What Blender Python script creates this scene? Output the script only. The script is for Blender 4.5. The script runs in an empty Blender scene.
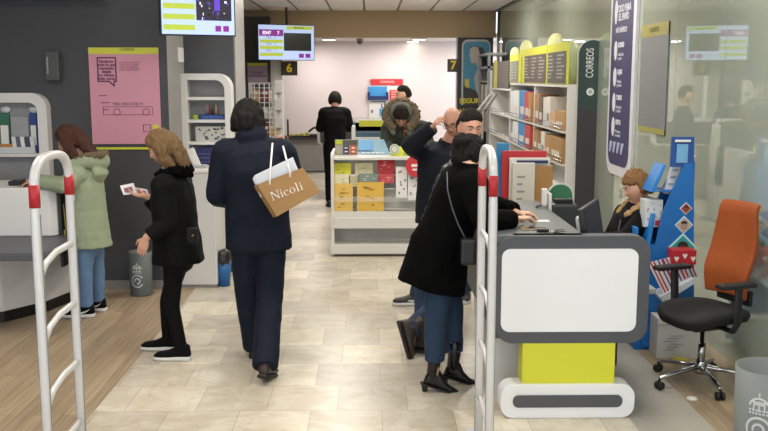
import bpy, bmesh, math, random
from mathutils import Vector, Matrix, noise
V = Vector
R = math.radians
PI = math.pi
random.seed(7)
S = bpy.context.scene
COL = S.collection

# ---------------------------------------------------------------- camera, world, light, exposure
CAMZ, FPX = 1.95, 920.0
TILT, YAW = R(8.5), R(0.88)
cam_d = bpy.data.cameras.new('camera')
cam_d.sensor_width = 36.0
cam_d.lens = 36.0 * FPX / 768.0
cam_d.clip_start = 0.05
cam_d.clip_end = 100
cam = bpy.data.objects.new('camera', cam_d)
COL.objects.link(cam)
cam.location = (0, 0, CAMZ)
cam.rotation_euler = (PI / 2 - TILT, 0, -YAW)
S.camera = cam

S.view_settings.view_transform = 'Standard'
S.view_settings.look = 'None'
S.view_settings.gamma = 1
S.view_settings.use_curve_mapping = False
S.view_settings.exposure = 0.0

w = bpy.data.worlds.new('world')
S.world = w
w.use_nodes = True
w.node_tree.nodes['Background'].inputs[0].default_value = (0.84, 0.92, 1.0, 1)
w.node_tree.nodes['Background'].inputs[1].default_value = 2.3

HC = 3.26          # ceiling height
XG = 2.5           # glass wall
YB = 18.5          # beam / opening to the back room
YW = 20.5          # back wall

def area(name, loc, sx, sy, power, color=(1, 0.955, 0.89)):
    l = bpy.data.lights.new(name, 'AREA')
    l.shape = 'RECTANGLE'; l.size = sx; l.size_y = sy
    l.energy = power; l.color = color
    o = bpy.data.objects.new(name, l)
    COL.objects.link(o); o.location = loc
    return o

LIGHTS = []
for y in (2.2, 5.4, 8.6, 11.8, 14.6):
    for x in (-2.6, -0.42, 1.5):
        if y > 8.7 and x < -2: continue
        LIGHTS.append((x, y))
for x, y in LIGHTS:
    area('ceiling_lamp', (x, y, HC - 0.035), 0.56, 1.15, 18 if y < 4 else 48 if y > 14 else 30)
for x in (-1.2, 0.6, 2.4):
    area('ceiling_lamp', (x, 19.5, 2.70), 0.5, 0.5, 27, (1, 0.93, 0.90))

# ---------------------------------------------------------------- helpers
_cf = V((math.sin(YAW) * math.cos(TILT), math.cos(YAW) * math.cos(TILT), -math.sin(TILT)))
_cr = V((math.cos(YAW), -math.sin(YAW), 0))
_cu = _cr.cross(_cf)
def ray(px, py):
    return _cf + _cr * ((px - 384) / FPX) + _cu * ((215.5 - py) / FPX)
def P(px, py, Y):
    r = ray(px, py); return V((0, 0, CAMZ)) + r * (Y / r.y)
def G(px, py, z=0.0):
    r = ray(px, py); return V((0, 0, CAMZ)) + r * ((z - CAMZ) / r.z)

def lin(c):
    return c / 12.92 if c <= 0.04045 else ((c + 0.055) / 1.055) ** 2.4
def rgb(h):
    h = h.lstrip('#')
    return tuple(lin(int(h[i:i + 2], 16) / 255) for i in (0, 2, 4)) + (1,)
_mats = {}
def M(h, rough=0.5, metal=0.0, var=0.06, scale=6.0, bump=0.0, bscale=60.0, spec=0.5, emit=0.0, stretch=None, alpha=1.0, trans=0.0):
    key = (h, rough, metal, var, scale, bump, bscale, spec, emit, stretch, alpha, trans)
    if key in _mats: return _mats[key]
    m = bpy.data.materials.new('surface_' + h.strip('#'))
    m.use_nodes = True
    nt = m.node_tree; N = nt.nodes; L = nt.links
    b = N['Principled BSDF']
    b.inputs['Roughness'].default_value = rough
    b.inputs['Metallic'].default_value = metal
    b.inputs['Specular IOR Level'].default_value = spec
    b.inputs['Alpha'].default_value = alpha
    b.inputs['Transmission Weight'].default_value = trans
    c = rgb(h)
    tc = N.new('ShaderNodeTexCoord')
    mp = N.new('ShaderNodeMapping')
    if stretch: mp.inputs['Scale'].default_value = stretch
    L.new(tc.outputs['Object'], mp.inputs['Vector'])
    nz = N.new('ShaderNodeTexNoise'); nz.inputs['Scale'].default_value = scale
    nz.inputs['Detail'].default_value = 4
    L.new(mp.outputs[0], nz.inputs['Vector'])
    mx = N.new('ShaderNodeMix'); mx.data_type = 'RGBA'
    L.new(nz.outputs['Fac'], mx.inputs['Factor'])
    mx.inputs[6].default_value = tuple(max(0, x * (1 - 2 * var)) for x in c[:3]) + (1,)
    mx.inputs[7].default_value = tuple(min(1, x * (1 + 2 * var)) for x in c[:3]) + (1,)
    L.new(mx.outputs[2], b.inputs['Base Color'])
    if emit:
        b.inputs['Emission Strength'].default_value = emit
        b.inputs['Emission Color'].default_value = c
    if bump:
        nb = N.new('ShaderNodeTexNoise'); nb.inputs['Scale'].default_value = bscale
        L.new(mp.outputs[0], nb.inputs['Vector'])
        bp = N.new('ShaderNodeBump'); bp.inputs['Strength'].default_value = bump
        bp.inputs['Distance'].default_value = 0.01
        L.new(nb.outputs['Fac'], bp.inputs['Height'])
        L.new(bp.outputs[0], b.inputs['Normal'])
    _mats[key] = m
    return m

class MB:
    """collects shapes; build() links them as one mesh object"""
    def __init__(s):
        s.bm = bmesh.new(); s.mi = 0; s.smooth = False
    def _add(s, verts, faces, mat=None):
        vs = [s.bm.verts.new(v) for v in verts]
        for f in faces:
            try:
                fc = s.bm.faces.new([vs[i] for i in f]); fc.material_index = s.mi; fc.smooth = s.smooth
            except ValueError: pass
        return s
    def box(s, lo, hi, bev=0.0, X=None):
        lo, hi = V(lo), V(hi)
        lo, hi = V([min(a, b) for a, b in zip(lo, hi)]), V([max(a, b) for a, b in zip(lo, hi)])
        t = bmesh.new()
        bmesh.ops.create_cube(t, size=1)
        for v in t.verts:
            v.co = V([lo[i] + (v.co[i] + 0.5) * (hi[i] - lo[i]) for i in range(3)])
        if bev > 0:
            bev = min(bev, 0.45 * min(hi - lo))
            bmesh.ops.bevel(t, geom=list(t.edges), offset=bev, segments=2, affect='EDGES', profile=0.6)
        return s._merge(t, X)
    def _merge(s, t, X=None):
        t.verts.index_update()
        vs = [(X @ v.co if X else v.co.copy()) for v in t.verts]
        s._add(vs, [[v.index for v in f.verts] for f in t.faces])
        t.free(); return s
    def prism(s, pts, off, X=None):
        """closed outline (3D points) extruded by vector off"""
        n = len(pts); off = V(off); pts = [V(p) for p in pts]
        vs = pts + [p + off for p in pts]
        if X: vs = [X @ v for v in vs]
        fs = [list(range(n))[::-1], list(range(n, 2 * n))]
        fs += [[i, (i + 1) % n, n + (i + 1) % n, n + i] for i in range(n)]
        return s._add(vs, fs)
    def ring(s, outer, inner, off, X=None):
        n = len(outer); off = V(off)
        o = [V(p) for p in outer]; i_ = [V(p) for p in inner]
        vs = o + i_ + [p + off for p in o] + [p + off for p in i_]
        if X: vs = [X @ v for v in vs]
        fs = []
        for k in range(n):
            q = (k + 1) % n
            fs += [[k, q, n + q, n + k], [2 * n + k, 3 * n + k, 3 * n + q, 2 * n + q],
                   [k, 2 * n + k, 2 * n + q, q], [n + k, n + q, 3 * n + q, 3 * n + k]]
        return s._add(vs, fs)
    def tube(s, pts, rad, n=12, ref=V((0, 0, 1)), cap=True, X=None, sq=1.0):
        """loft along pts; rad: number or list of numbers / (ru, rv)"""
        pts = [V(p) for p in pts]; m = len(pts)
        if not isinstance(rad, (list,)): rad = [rad] * m
        rad = [(r, r) if not isinstance(r, tuple) else r for r in rad]
        P2, R2 = list(pts), list(rad)
        if cap:
            d0 = (pts[0] - pts[1]).normalized(); d1 = (pts[-1] - pts[-2]).normalized()
            a, b = min(rad[0]), min(rad[-1])
            P2 = [pts[0] + d0 * a * 0.75, pts[0] + d0 * a * 0.45] + P2 + [pts[-1] + d1 * b * 0.45, pts[-1] + d1 * b * 0.75]
            R2 = [(rad[0][0] * .35, rad[0][1] * .35), (rad[0][0] * .8, rad[0][1] * .8)] + R2 + [(rad[-1][0] * .8, rad[-1][1] * .8), (rad[-1][0] * .35, rad[-1][1] * .35)]
        vs = []; M_ = len(P2)
        u = None
        for i in range(M_):
            d = (P2[min(i + 1, M_ - 1)] - P2[max(i - 1, 0)]).normalized()
            if u is None:
                r = V(ref)
                if abs(r.normalized().dot(d)) > 0.95: r = V((1, 0, 0)) if abs(d.x) < 0.9 else V((0, 1, 0))
                u = (r - d * r.dot(d)).normalized()
            else:
                u = (u - d * u.dot(d)).normalized()
            v = d.cross(u)
            for k in range(n):
                a = 2 * PI * k / n
                ca, sa = math.cos(a), math.sin(a)
                if sq != 1.0:
                    ca = math.copysign(abs(ca) ** sq, ca); sa = math.copysign(abs(sa) ** sq, sa)
                vs.append(P2[i] + u * ca * R2[i][0] + v * sa * R2[i][1])
        if X: vs = [X @ q for q in vs]
        fs = [[i * n + k, i * n + (k + 1) % n, (i + 1) * n + (k + 1) % n, (i + 1) * n + k] for i in range(M_ - 1) for k in range(n)]
        fs += [list(range(n))[::-1], list(range((M_ - 1) * n, M_ * n))]
        o = s.smooth; s.smooth = True; s._add(vs, fs); s.smooth = o
        return s
    def ball(s, c, r, X=None, nu=20, nv=12, fn=None):
        if not hasattr(r, '__len__'): r = (r, r, r)
        vs = []; c = V(c)
        for j in range(nv + 1):
            th = PI * j / nv
            for i in range(nu):
                ph = 2 * PI * i / nu
                d = V((math.sin(th) * math.cos(ph), math.sin(th) * math.sin(ph), math.cos(th)))
                p = fn(d) if fn else V((d.x * r[0], d.y * r[1], d.z * r[2]))
                vs.append(c + p)
        if X: vs = [X @ q for q in vs]
        fs = []
        for j in range(nv):
            for i in range(nu):
                a, b = j * nu + i, j * nu + (i + 1) % nu
                fs.append([a, a + nu, b + nu, b])
        t = bmesh.new(); tv = [t.verts.new(v) for v in vs]
        for f in fs: t.faces.new([tv[i] for i in f])
        bmesh.ops.remove_doubles(t, verts=t.verts, dist=1e-6)
        o = s.smooth; s.smooth = True; s._merge(t); s.smooth = o
        return s
    def lathe(s, prof, c=(0, 0, 0), n=28, X=None):
        c = V(c); vs = []
        for r, z in prof:
            for k in range(n):
                a = 2 * PI * k / n; vs.append(c + V((r * math.cos(a), r * math.sin(a), z)))
        if X: vs = [X @ q for q in vs]
        m = len(prof)
        fs = [[i * n + k, i * n + (k + 1) % n, (i + 1) * n + (k + 1) % n, (i + 1) * n + k] for i in range(m - 1) for k in range(n)]
        if prof[0][0] > 1e-5: fs.append(list(range(n))[::-1])
        if prof[-1][0] > 1e-5: fs.append(list(range((m - 1) * n, m * n)))
        o = s.smooth; s.smooth = True; s._add(vs, fs); s.smooth = o
        return s
    def build(s, name, mats, parent=None, label=None, cat=None, group=None, kind=None, bev=0, sm=False):
        bmesh.ops.remove_doubles(s.bm, verts=s.bm.verts, dist=1e-6)
        bmesh.ops.recalc_face_normals(s.bm, faces=s.bm.faces)
        me = bpy.data.meshes.new(name)
        pl = parent_loc(parent)
        loc = V((0, 0, 0))
        if parent is None:
            xs = [v.co for v in s.bm.verts]
            lo = V([min(q[i] for q in xs) for i in range(3)]); hi = V([max(q[i] for q in xs) for i in range(3)])
            loc = V(((lo.x + hi.x) / 2, (lo.y + hi.y) / 2, lo.z))
            pl = loc
        for v in s.bm.verts: v.co -= pl
        s.bm.to_mesh(me); s.bm.free()
        for m in (mats if isinstance(mats, (list, tuple)) else [mats]): me.materials.append(m)
        if sm:
            for p in me.polygons: p.use_smooth = True
        o = bpy.data.objects.new(name, me); COL.objects.link(o)
        if parent is not None: o.parent = parent
        else: o.location = loc
        if bev:
            b = o.modifiers.new('bevel', 'BEVEL'); b.width = bev; b.segments = 2; b.limit_method = 'ANGLE'
        tag(o, label, cat, group, kind)
        return o

def parent_loc(p):
    l = V((0, 0, 0))
    while p is not None:
        l += p.location; p = p.parent
    return l
def tag(o, label=None, cat=None, group=None, kind=None):
    if label: o['label'] = label
    if cat: o['category'] = cat
    if group: o['group'] = group
    if kind: o['kind'] = kind
    return o
def thing(name, loc, label, cat, group=None, kind=None):
    o = bpy.data.objects.new(name, None); COL.objects.link(o)
    o.empty_display_size = 0.1; o.location = loc
    return tag(o, label, cat, group, kind)
def part(name, shape, mats, parent=None, **k):
    return shape.build(name, mats, parent, **k)
def rrect(x0, z0, x1, z1, r, y=0.0, n=6, corners=(1, 1, 1, 1)):
    """rounded rectangle in XZ plane; corners = bl, br, tr, tl"""
    pts = []
    for (cx, cz, a0, on, sx, sz) in ((x0 + r, z0 + r, PI, corners[0], x0, z0), (x1 - r, z0 + r, 1.5 * PI, corners[1], x1, z0),
                             (x1 - r, z1 - r, 0, corners[2], x1, z1), (x0 + r, z1 - r, .5 * PI, corners[3], x0, z1)):
        for k in range(n + 1):
            if on:
                a = a0 + .5 * PI * k / n; pts.append(V((cx + r * math.cos(a), y, cz + r * math.sin(a))))
            else: pts.append(V((sx, y, sz)) + V(((k - n / 2) * 1e-5 if False else 0, 0, 0)))
    if not all(corners):
        out = []
        for p in pts:
            if not out or (p - out[-1]).length > 1e-7: out.append(p)
        pts = out
    return pts
FACE_CAM = Matrix.Rotation(PI / 2, 4, 'X')                       # text reading from the camera side
FACE_LEFT = Matrix.Rotation(-PI / 2, 4, 'Z') @ FACE_CAM         # on the glass wall, reading from the room
def text(s, size, loc, rot, mat, parent=None, sx=1.0, name='lettering', ext=0.0006, align='CENTER', bold=0.0):
    c = bpy.data.curves.new('t', 'FONT'); c.body = s; c.size = size; c.extrude = ext
    c.align_x = align; c.align_y = 'CENTER'; c.offset = bold; c.space_line = 0.85; c.resolution_u = 3
    o = bpy.data.objects.new('t', c); COL.objects.link(o)
    dg = bpy.context.evaluated_depsgraph_get()
    me = bpy.data.meshes.new_from_object(o.evaluated_get(dg))
    bpy.data.objects.remove(o); bpy.data.curves.remove(c)
    Xf = Matrix.Translation(V(loc) - parent_loc(parent)) @ rot @ Matrix.Diagonal((sx, 1, 1, 1))
    me.transform(Xf); me.name = name
    me.materials.clear(); me.materials.append(mat)
    q = bpy.data.objects.new(name, me); COL.objects.link(q)
    if parent is not None: q.parent = parent
    return q

# common materials
WHITE = M('#dcdad8', 0.35, var=0.01)
LAMW = M('#d3d1d0', 0.4, var=0.015)
CHAR = M('#44454a', 0.6, var=0.05, scale=2)
GREYP = M('#8f8c8a', 0.5, var=0.03)
DGREY = M('#53545a', 0.45, var=0.02)
BLACK = M('#101012', 0.4, var=0.1)
CHROME = M('#b5b5b8', 0.18, 1.0, var=0.02)
RED = M('#b5202c', 0.45, var=0.03)
YEL = M('#d3d43c', 0.5, var=0.03)
NAVYINK = M('#262a5c', 0.5, var=0.03)
INK = M('#241f2a', 0.6)
PAPER = M('#e4e2de', 0.6, var=0.03)
KRAFT = M('#a27d50', 0.75, var=0.07)

# ================================================================ SETTING
def floor_tile_mat():
    m = bpy.data.materials.new('marble_tiles'); m.use_nodes = True
    nt = m.node_tree; N = nt.nodes; L = nt.links; b = N['Principled BSDF']
    tc = N.new('ShaderNodeTexCoord'); mp = N.new('ShaderNodeMapping')
    mp.inputs['Rotation'].default_value = (0, 0, PI / 2)
    L.new(tc.outputs['Object'], mp.inputs[0])
    mp2 = N.new('ShaderNodeMapping'); mp2.inputs['Location'].default_value = (0.13, 0.22, 0)
    L.new(tc.outputs['Object'], mp2.inputs[0])
    br = N.new('ShaderNodeTexBrick')
    br.offset = 0.37; br.offset_frequency = 2; br.squash = 1
    br.inputs['Scale'].default_value = 1
    br.inputs['Brick Width'].default_value = 0.42; br.inputs['Row Height'].default_value = 0.45
    br.inputs['Mortar Size'].default_value = 0.0022; br.inputs['Mortar Smooth'].default_value = 0.3
    br.inputs['Bias'].default_value = -0.15
    br.inputs['Color1'].default_value = rgb('#e2dac8'); br.inputs['Color2'].default_value = rgb('#b9b1a5')
    br.inputs['Mortar'].default_value = rgb('#a79d8e')
    L.new(mp2.outputs[0], br.inputs['Vector'])
    nz = N.new('ShaderNodeTexNoise'); nz.inputs['Scale'].default_value = 3.0; nz.inputs['Detail'].default_value = 8
    nz.inputs['Distortion'].default_value = 1.6
    L.new(tc.outputs['Object'], nz.inputs['Vector'])
    cr = N.new('ShaderNodeValToRGB')
    cr.color_ramp.elements[0].position = 0.38; cr.color_ramp.elements[0].color = (0.80, 0.76, 0.70, 1)
    cr.color_ramp.elements[1].position = 0.60; cr.color_ramp.elements[1].color = (1, 1, 1, 1)
    L.new(nz.outputs['Fac'], cr.inputs[0])
    mx = N.new('ShaderNodeMix'); mx.data_type = 'RGBA'; mx.blend_type = 'MULTIPLY'; mx.inputs[0].default_value = 0.8
    L.new(br.outputs['Color'], mx.inputs[6]); L.new(cr.outputs[0], mx.inputs[7])
    # thin veins
    n2 = N.new('ShaderNodeTexNoise'); n2.inputs['Scale'].default_value = 1.7; n2.inputs['Detail'].default_value = 6; n2.inputs['Distortion'].default_value = 2.5
    L.new(tc.outputs['Object'], n2.inputs['Vector'])
    c2 = N.new('ShaderNodeValToRGB')
    e = c2.color_ramp.elements; e[0].position = 0.485; e[0].color = (1, 1, 1, 1); e[1].position = 0.515; e[1].color = (1, 1, 1, 1)
    k = e.new(0.5); k.color = (0.74, 0.69, 0.62, 1)
    L.new(n2.outputs['Fac'], c2.inputs[0])
    m2 = N.new('ShaderNodeMix'); m2.data_type = 'RGBA'; m2.blend_type = 'MULTIPLY'; m2.inputs[0].default_value = 0.6
    L.new(mx.outputs[2], m2.inputs[6]); L.new(c2.outputs[0], m2.inputs[7])
    L.new(m2.outputs[2], b.inputs['Base Color'])
    b.inputs['Roughness'].default_value = 0.30
    b.inputs['Specular IOR Level'].default_value = 0.45
    return m
def wood_mat():
    m = bpy.data.materials.new('oak_planks'); m.use_nodes = True
    nt = m.node_tree; N = nt.nodes; L = nt.links; b = N['Principled BSDF']
    tc = N.new('ShaderNodeTexCoord'); mp = N.new('ShaderNodeMapping'); mp.inputs['Rotation'].default_value = (0, 0, PI / 2)
    L.new(tc.outputs['Object'], mp.inputs[0])
    br = N.new('ShaderNodeTexBrick'); br.offset = 0.4
    br.inputs['Scale'].default_value = 1; br.inputs['Brick Width'].default_value = 1.2; br.inputs['Row Height'].default_value = 0.09
    br.inputs['Mortar Size'].default_value = 0.0012; br.inputs['Mortar'].default_value = rgb('#8a7358')
    br.inputs['Color1'].default_value = rgb('#b9a68c'); br.inputs['Color2'].default_value = rgb('#a39179')
    L.new(mp.outputs[0], br.inputs['Vector'])
    mp3 = N.new('ShaderNodeMapping'); mp3.inputs['Scale'].default_value = (40, 1.3, 1)
    L.new(tc.outputs['Object'], mp3.inputs[0])
    nz = N.new('ShaderNodeTexNoise'); nz.inputs['Scale'].default_value = 1.5; nz.inputs['Detail'].default_value = 6
    L.new(mp3.outputs[0], nz.inputs['Vector'])
    cr = N.new('ShaderNodeValToRGB')
    cr.color_ramp.elements[0].position = 0.3; cr.color_ramp.elements[0].color = (0.66, 0.6, 0.52, 1)
    cr.color_ramp.elements[1].position = 0.65; cr.color_ramp.elements[1].color = (1, 1, 1, 1)
    L.new(nz.outputs['Fac'], cr.inputs[0])
    mx = N.new('ShaderNodeMix'); mx.data_type = 'RGBA'; mx.blend_type = 'MULTIPLY'; mx.inputs[0].default_value = 0.9
    L.new(br.outputs['Color'], mx.inputs[6]); L.new(cr.outputs[0], mx.inputs[7])
    L.new(mx.outputs[2], b.inputs['Base Color']); b.inputs['Roughness'].default_value = 0.42
    return m
def ceiling_mat():
    m = bpy.data.materials.new('metal_ceiling_panels'); m.use_nodes = True
    nt = m.node_tree; N = nt.nodes; L = nt.links; b = N['Principled BSDF']
    g = N.new('ShaderNodeNewGeometry'); mp = N.new('ShaderNodeMapping'); mp.inputs['Location'].default_value = (0.1 + 0.645 * 20, 0, 0)
    L.new(g.outputs['Position'], mp.inputs[0])
    br = N.new('ShaderNodeTexBrick'); br.offset = 0.0
    br.inputs['Scale'].default_value = 1; br.inputs['Brick Width'].default_value = 0.645; br.inputs['Row Height'].default_value = 50
    br.inputs['Mortar Size'].default_value = 0.022; br.inputs['Mortar'].default_value = rgb('#55504a')
    br.inputs['Color1'].default_value = rgb('#fbf9f4'); br.inputs['Color2'].default_value = rgb('#f2f0ea')
    L.new(mp.outputs[0], br.inputs['Vector'])
    b2 = N.new('ShaderNodeTexBrick'); b2.offset = 0.0
    b2.inputs['Scale'].default_value = 1; b2.inputs['Brick Width'].default_value = 50; b2.inputs['Row Height'].default_value = 0.62
    b2.inputs['Mortar Size'].default_value = 0.02; b2.inputs['Mortar'].default_value = rgb('#9c968a')
    b2.inputs['Color1'].default_value = (1, 1, 1, 1); b2.inputs['Color2'].default_value = (1, 1, 1, 1)
    mp2 = N.new('ShaderNodeMapping'); mp2.inputs['Location'].default_value = (25, 0.2, 0)
    L.new(g.outputs['Position'], mp2.inputs[0]); L.new(mp2.outputs[0], b2.inputs['Vector'])
    mx = N.new('ShaderNodeMix'); mx.data_type = 'RGBA'; mx.blend_type = 'MULTIPLY'; mx.inputs[0].default_value = 1
    L.new(br.outputs['Color'], mx.inputs[6]); L.new(b2.outputs['Color'], mx.inputs[7])
    L.new(mx.outputs[2], b.inputs['Base Color'])
    b.inputs['Roughness'].default_value = 0.38; b.inputs['Metallic'].default_value = 0.05
    return m
def glass_mat():
    """green-grey back-painted glass: diffuse body under a polished coat"""
    m = bpy.data.materials.new('painted_glass'); m.use_nodes = True
    nt = m.node_tree; N = nt.nodes; L = nt.links; b = N['Principled BSDF']
    b.inputs['Roughness'].default_value = 0.5; b.inputs['Specular IOR Level'].default_value = 0.0
    tc = N.new('ShaderNodeTexCoord'); nz = N.new('ShaderNodeTexNoise'); nz.inputs['Scale'].default_value = 0.6
    L.new(tc.outputs['Object'], nz.inputs[0])
    mx = N.new('ShaderNodeMix'); mx.data_type = 'RGBA'
    mx.inputs[6].default_value = rgb('#aab3a6'); mx.inputs[7].default_value = rgb('#b0b9ac')
    L.new(nz.outputs['Fac'], mx.inputs[0]); L.new(mx.outputs[2], b.inputs['Base Color'])
    g = N.new('ShaderNodeBsdfGlossy'); g.inputs['Roughness'].default_value = 0.02; g.inputs['Color'].default_value = (.86, .92, .86, 1)
    fr = N.new('ShaderNodeFresnel'); fr.inputs['IOR'].default_value = 1.9
    mt = N.new('ShaderNodeMath'); mt.operation = 'ADD'; mt.inputs[1].default_value = 0.16; mt.use_clamp = True
    L.new(fr.outputs[0], mt.inputs[0])
    ms = N.new('ShaderNodeMixShader'); L.new(mt.outputs[0], ms.inputs[0]); L.new(b.outputs[0], ms.inputs[1]); L.new(g.outputs[0], ms.inputs[2])
    L.new(ms.outputs[0], N['Material Output'].inputs['Surface'])
    return m
def struct(name, s, mats, **k):
    return s.build(name, mats, kind='structure', **k)
TILE = floor_tile_mat(); WOOD = wood_mat(); CEIL = ceiling_mat(); GLASS = glass_mat()
WALLW = M('#ddd2d0', 0.7, var=0.01, scale=1)
BEIGE = M('#bda686', 0.7, var=0.02, scale=1)

def floor_box(s, x0, x1, y0, y1, z=0.0):
    return s.box((x0, y0, z - 0.1), (x1, y1, z))
f = struct('floor', floor_box(MB(), -1.635, 1.5, -2, 21), TILE)
struct('floor', floor_box(MB(), -7, -1.635, -2, 21), WOOD)
struct('floor', floor_box(MB(), 1.93, 3.0, -2, 21), WOOD)
struct('floor', floor_box(MB(), 1.5, 1.93, -2, 21), M('#a8a49b', 0.4, var=0.04, scale=3))
struct('ceiling', MB().box((-7, -2, HC), (3, YB + .05, HC + 0.1)), CEIL)
struct('ceiling', MB().box((-7, YB + .05, 2.75), (3.4, 21, 2.83)), M('#d8d2cb', 0.6, var=0.01))
struct('wall_left', MB().box((-6.5, 8.45, 0), (-1.83, 8.6, HC)), CHAR)
struct('wall_side', MB().box((-6.6, -2, 0), (-6.5, 20.5, HC)), CHAR)
struct('trim_1', MB().box((-2.0, 8.452, 0), (-1.828, 9.2, HC)), GREYP)
struct('wall_niche', MB().box((-2.0, 9.2, 0), (-1.338, 9.3, HC)), CHAR)
struct('trim_2', MB().box((-1.5, 9.3, 0), (-1.336, 10.0, HC)), M('#a3a19f', 0.4, var=0.02))
struct('wall_far_left', MB().box((-6.5, YB - .1, 0), (-1.95, YB, 3.14)), CHAR)
struct('trim_3', MB().box((-1.95, YB - .12, 0), (-1.72, YB + .1, 2.75)), LAMW)
struct('wall_lintel', MB().box((-6.5, YB, 2.74), (2.5, YB + .2, HC)), BEIGE)
struct('wall_back', MB().box((-6.5, YW, 0), (3.4, YW + .1, 2.8)), WALLW)
struct('baseboard_back', MB().box((-6.5, YW - .02, 0), (3.4, YW, 0.1)), M('#6b6a70', 0.5))
struct('baseboard_left', MB().box((-6.5, 8.43, 0), (-1.83, 8.45, 0.08)), M('#8d8b88', 0.4))
struct('trim_4', MB().box((-6.5, 8.0, 2.68), (-2.36, 8.45, HC)), M('#6d5f50', 0.6))
struct('trim_5', MB().box((1.72, YB - .1, 0), (1.86, YB + .1, 2.75)), M('#b4b2b0', 0.4))
# glass wall: one pane about every metre, dark joints between
ys = [6.53 + 1.035 * k for k in range(-8, 12)]
for i in range(len(ys) - 1):
    struct('wall_right', MB().box((XG, ys[i] + .003, 0.0), (XG + .02, ys[i + 1] - .003, HC)), GLASS)
struct('wall_right_backing', MB().box((XG + .021, -2, 0), (XG + .1, YB, HC)), M('#3d443c', 0.7))
struct('trim_6', MB().box((XG - .03, -2, HC - .03), (XG, YB, HC)), M('#4a4d48', 0.5))

# ceiling lamps
LAMP_E = M('#fff4e2', 0.5, var=0.0, emit=3.2)
for i, (x, y) in enumerate(LIGHTS):
    t = thing('ceiling_light', (x, y, HC - .03), 'recessed rectangular ceiling light panel in the white slatted ceiling', 'light', 'ceiling light panels')
    part('frame', MB().ring([(x - .32, y - .62, HC - .03), (x + .32, y - .62, HC - .03), (x + .32, y + .62, HC - .03), (x - .32, y + .62, HC - .03)],
                            [(x - .29, y - .59, HC - .03), (x + .29, y - .59, HC - .03), (x + .29, y + .59, HC - .03), (x - .29, y + .59, HC - .03)], (0, 0, .029)), LAMW, t)
    part('diffuser', MB().box((x - .29, y - .59, HC - .02), (x + .29, y + .59, HC - .002)), LAMP_E, t)
for i, (px, py) in enumerate(((329, 39), (413, 41), (419, 38.6))):
    p = G(px, py, 2.745)
    t = thing('downlight', (p.x, p.y, 2.72), ['small square ceiling light at the left of the back room', 'small ceiling light above the white board in the back room', 'small ceiling light nearest the beam in the back room'][i], 'light')
    part('frame', MB().box((p.x - .14, p.y - .14, 2.725), (p.x + .14, p.y + .14, 2.749), .005), LAMW, t)
    part('diffuser', MB().box((p.x - .12, p.y - .12, 2.718), (p.x + .12, p.y + .12, 2.726)), M('#fff4e2', 0.5, var=0, emit=6), t)
# dome camera on back ceiling
c = P(360, 41, 19.2)
t = thing('ceiling_camera', (c.x, c.y, 2.65), 'small grey dome camera under the back room ceiling', 'camera')
part('dome', MB().ball((c.x, c.y, 2.69), .06), DGREY, t)
part('mount', MB().lathe([(.07, 2.70), (.07, 2.748)], (c.x, c.y, 0)), GREYP, t)

# ================================================================ SECURITY GATES
def gate(X, y0, y1, label):
    g = thing('security_gate', (X, (y0 + y1) / 2, 0), label, 'security gate')
    H, r = 1.60, 0.026
    rad = (y1 - y0) / 2
    A = M('#d6d5d6', 0.3, 0.1, var=0.02)
    rz_ = .15
    pts = [(X, y0, 0.03)] + [(X, y0, z) for z in (.5, 1.0, H - rz_)]
    yc = (y0 + y1) / 2
    for k in range(1, 12):
        a = PI - PI * k / 12
        pts.append((X, yc + rad * math.copysign(abs(math.cos(a)) ** .7, math.cos(a)), H - rz_ + rz_ * math.sin(a) ** .7))
    pts += [(X, y1, z) for z in (H - rz_, 1.0, .5, .03)]
    part('frame', MB().tube(pts, [(.020, .020)] * len(pts), 16, ref=V((1, 0, 0)), cap=False, sq=.7), A, g)
    for yy in (y0, y1):
        st = MB()
        st.box((X - .022, yy - .005, .04), (X - .0195, yy + .005, 1.36)); st.box((X + .0195, yy - .005, .04), (X + .022, yy + .005, 1.36))
        part('groove', st, M('#8a8a8c', 0.4), g)
        part('band', MB().tube([(X, yy, 1.39), (X, yy, 1.49)], [(.0225, .0225)] * 2, 16, ref=V((1, 0, 0)), cap=False, sq=.7), RED, g, label='red band')
        part('foot', MB().box((X - .06, yy - .07, 0.0), (X + .06, yy + .07, .03), .01), A, g)
    for z in (1.13, 0.83, 0.53, 0.22):
        q = [(X, y0 + .02, z - .05), (X, y0 + .10, z - .005), (X, yc, z + .02), (X, y1 - .10, z + .02), (X, y1 - .02, z + .02)]
        part('crossbar', MB().tube(q, [(.013, .017)] * 5, 12, ref=V((1, 0, 0)), cap=False), A, g)
gate(-1.462, 4.0, 4.47, 'white metal anti-theft gate with red bands, in front of the woman in green')
gate(0.59, 4.36, 4.80, 'white metal anti-theft gate with red bands beside the front service desk')

# ================================================================ FRONT SERVICE DESK
def panel(root, pxl, pyt, pxr, pyb, Y, thick, r, name, mat, inset=None, corners=(1, 1, 1, 1)):
    a, b = P(pxl, pyt, Y), P(pxr, pyb, Y)
    return a.x, b.z, b.x, a.z
d = thing('service_desk', (1.15, 5.9, 0), 'grey and white service desk with yellow pedestal, nearest the camera', 'desk')
Yf = 5.10
a, b = P(497, 236, Yf), P(647, 343, Yf)
x0, z0, x1, z1 = a.x, b.z, b.x, a.z
part('end_panel', MB().prism(rrect(x0, z0, x1, z1, .10, Yf, corners=(1, 1, 1, 1)), (0, .09, 0)), DGREY, d, bev=.004)
c1, c2 = P(502, 249, Yf), P(635, 331, Yf)
part('panel_inset', MB().prism(rrect(c1.x, c2.z, c2.x, c1.z, .05, Yf - .012), (0, .02, 0)), M('#f8f8fd', 0.3, var=0.005), d, label='white front inset')
part('customer_top', MB().box((x0, Yf + .02, z1 - .045), (1.215, 6.6, z1), .004), M('#5a5f61', 0.35, var=0.02), d)
part('customer_screen', MB().box((x0 + .01, Yf + .085, .45), (x0 + .05, 6.7, z1 - .045)), DGREY, d)
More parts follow.
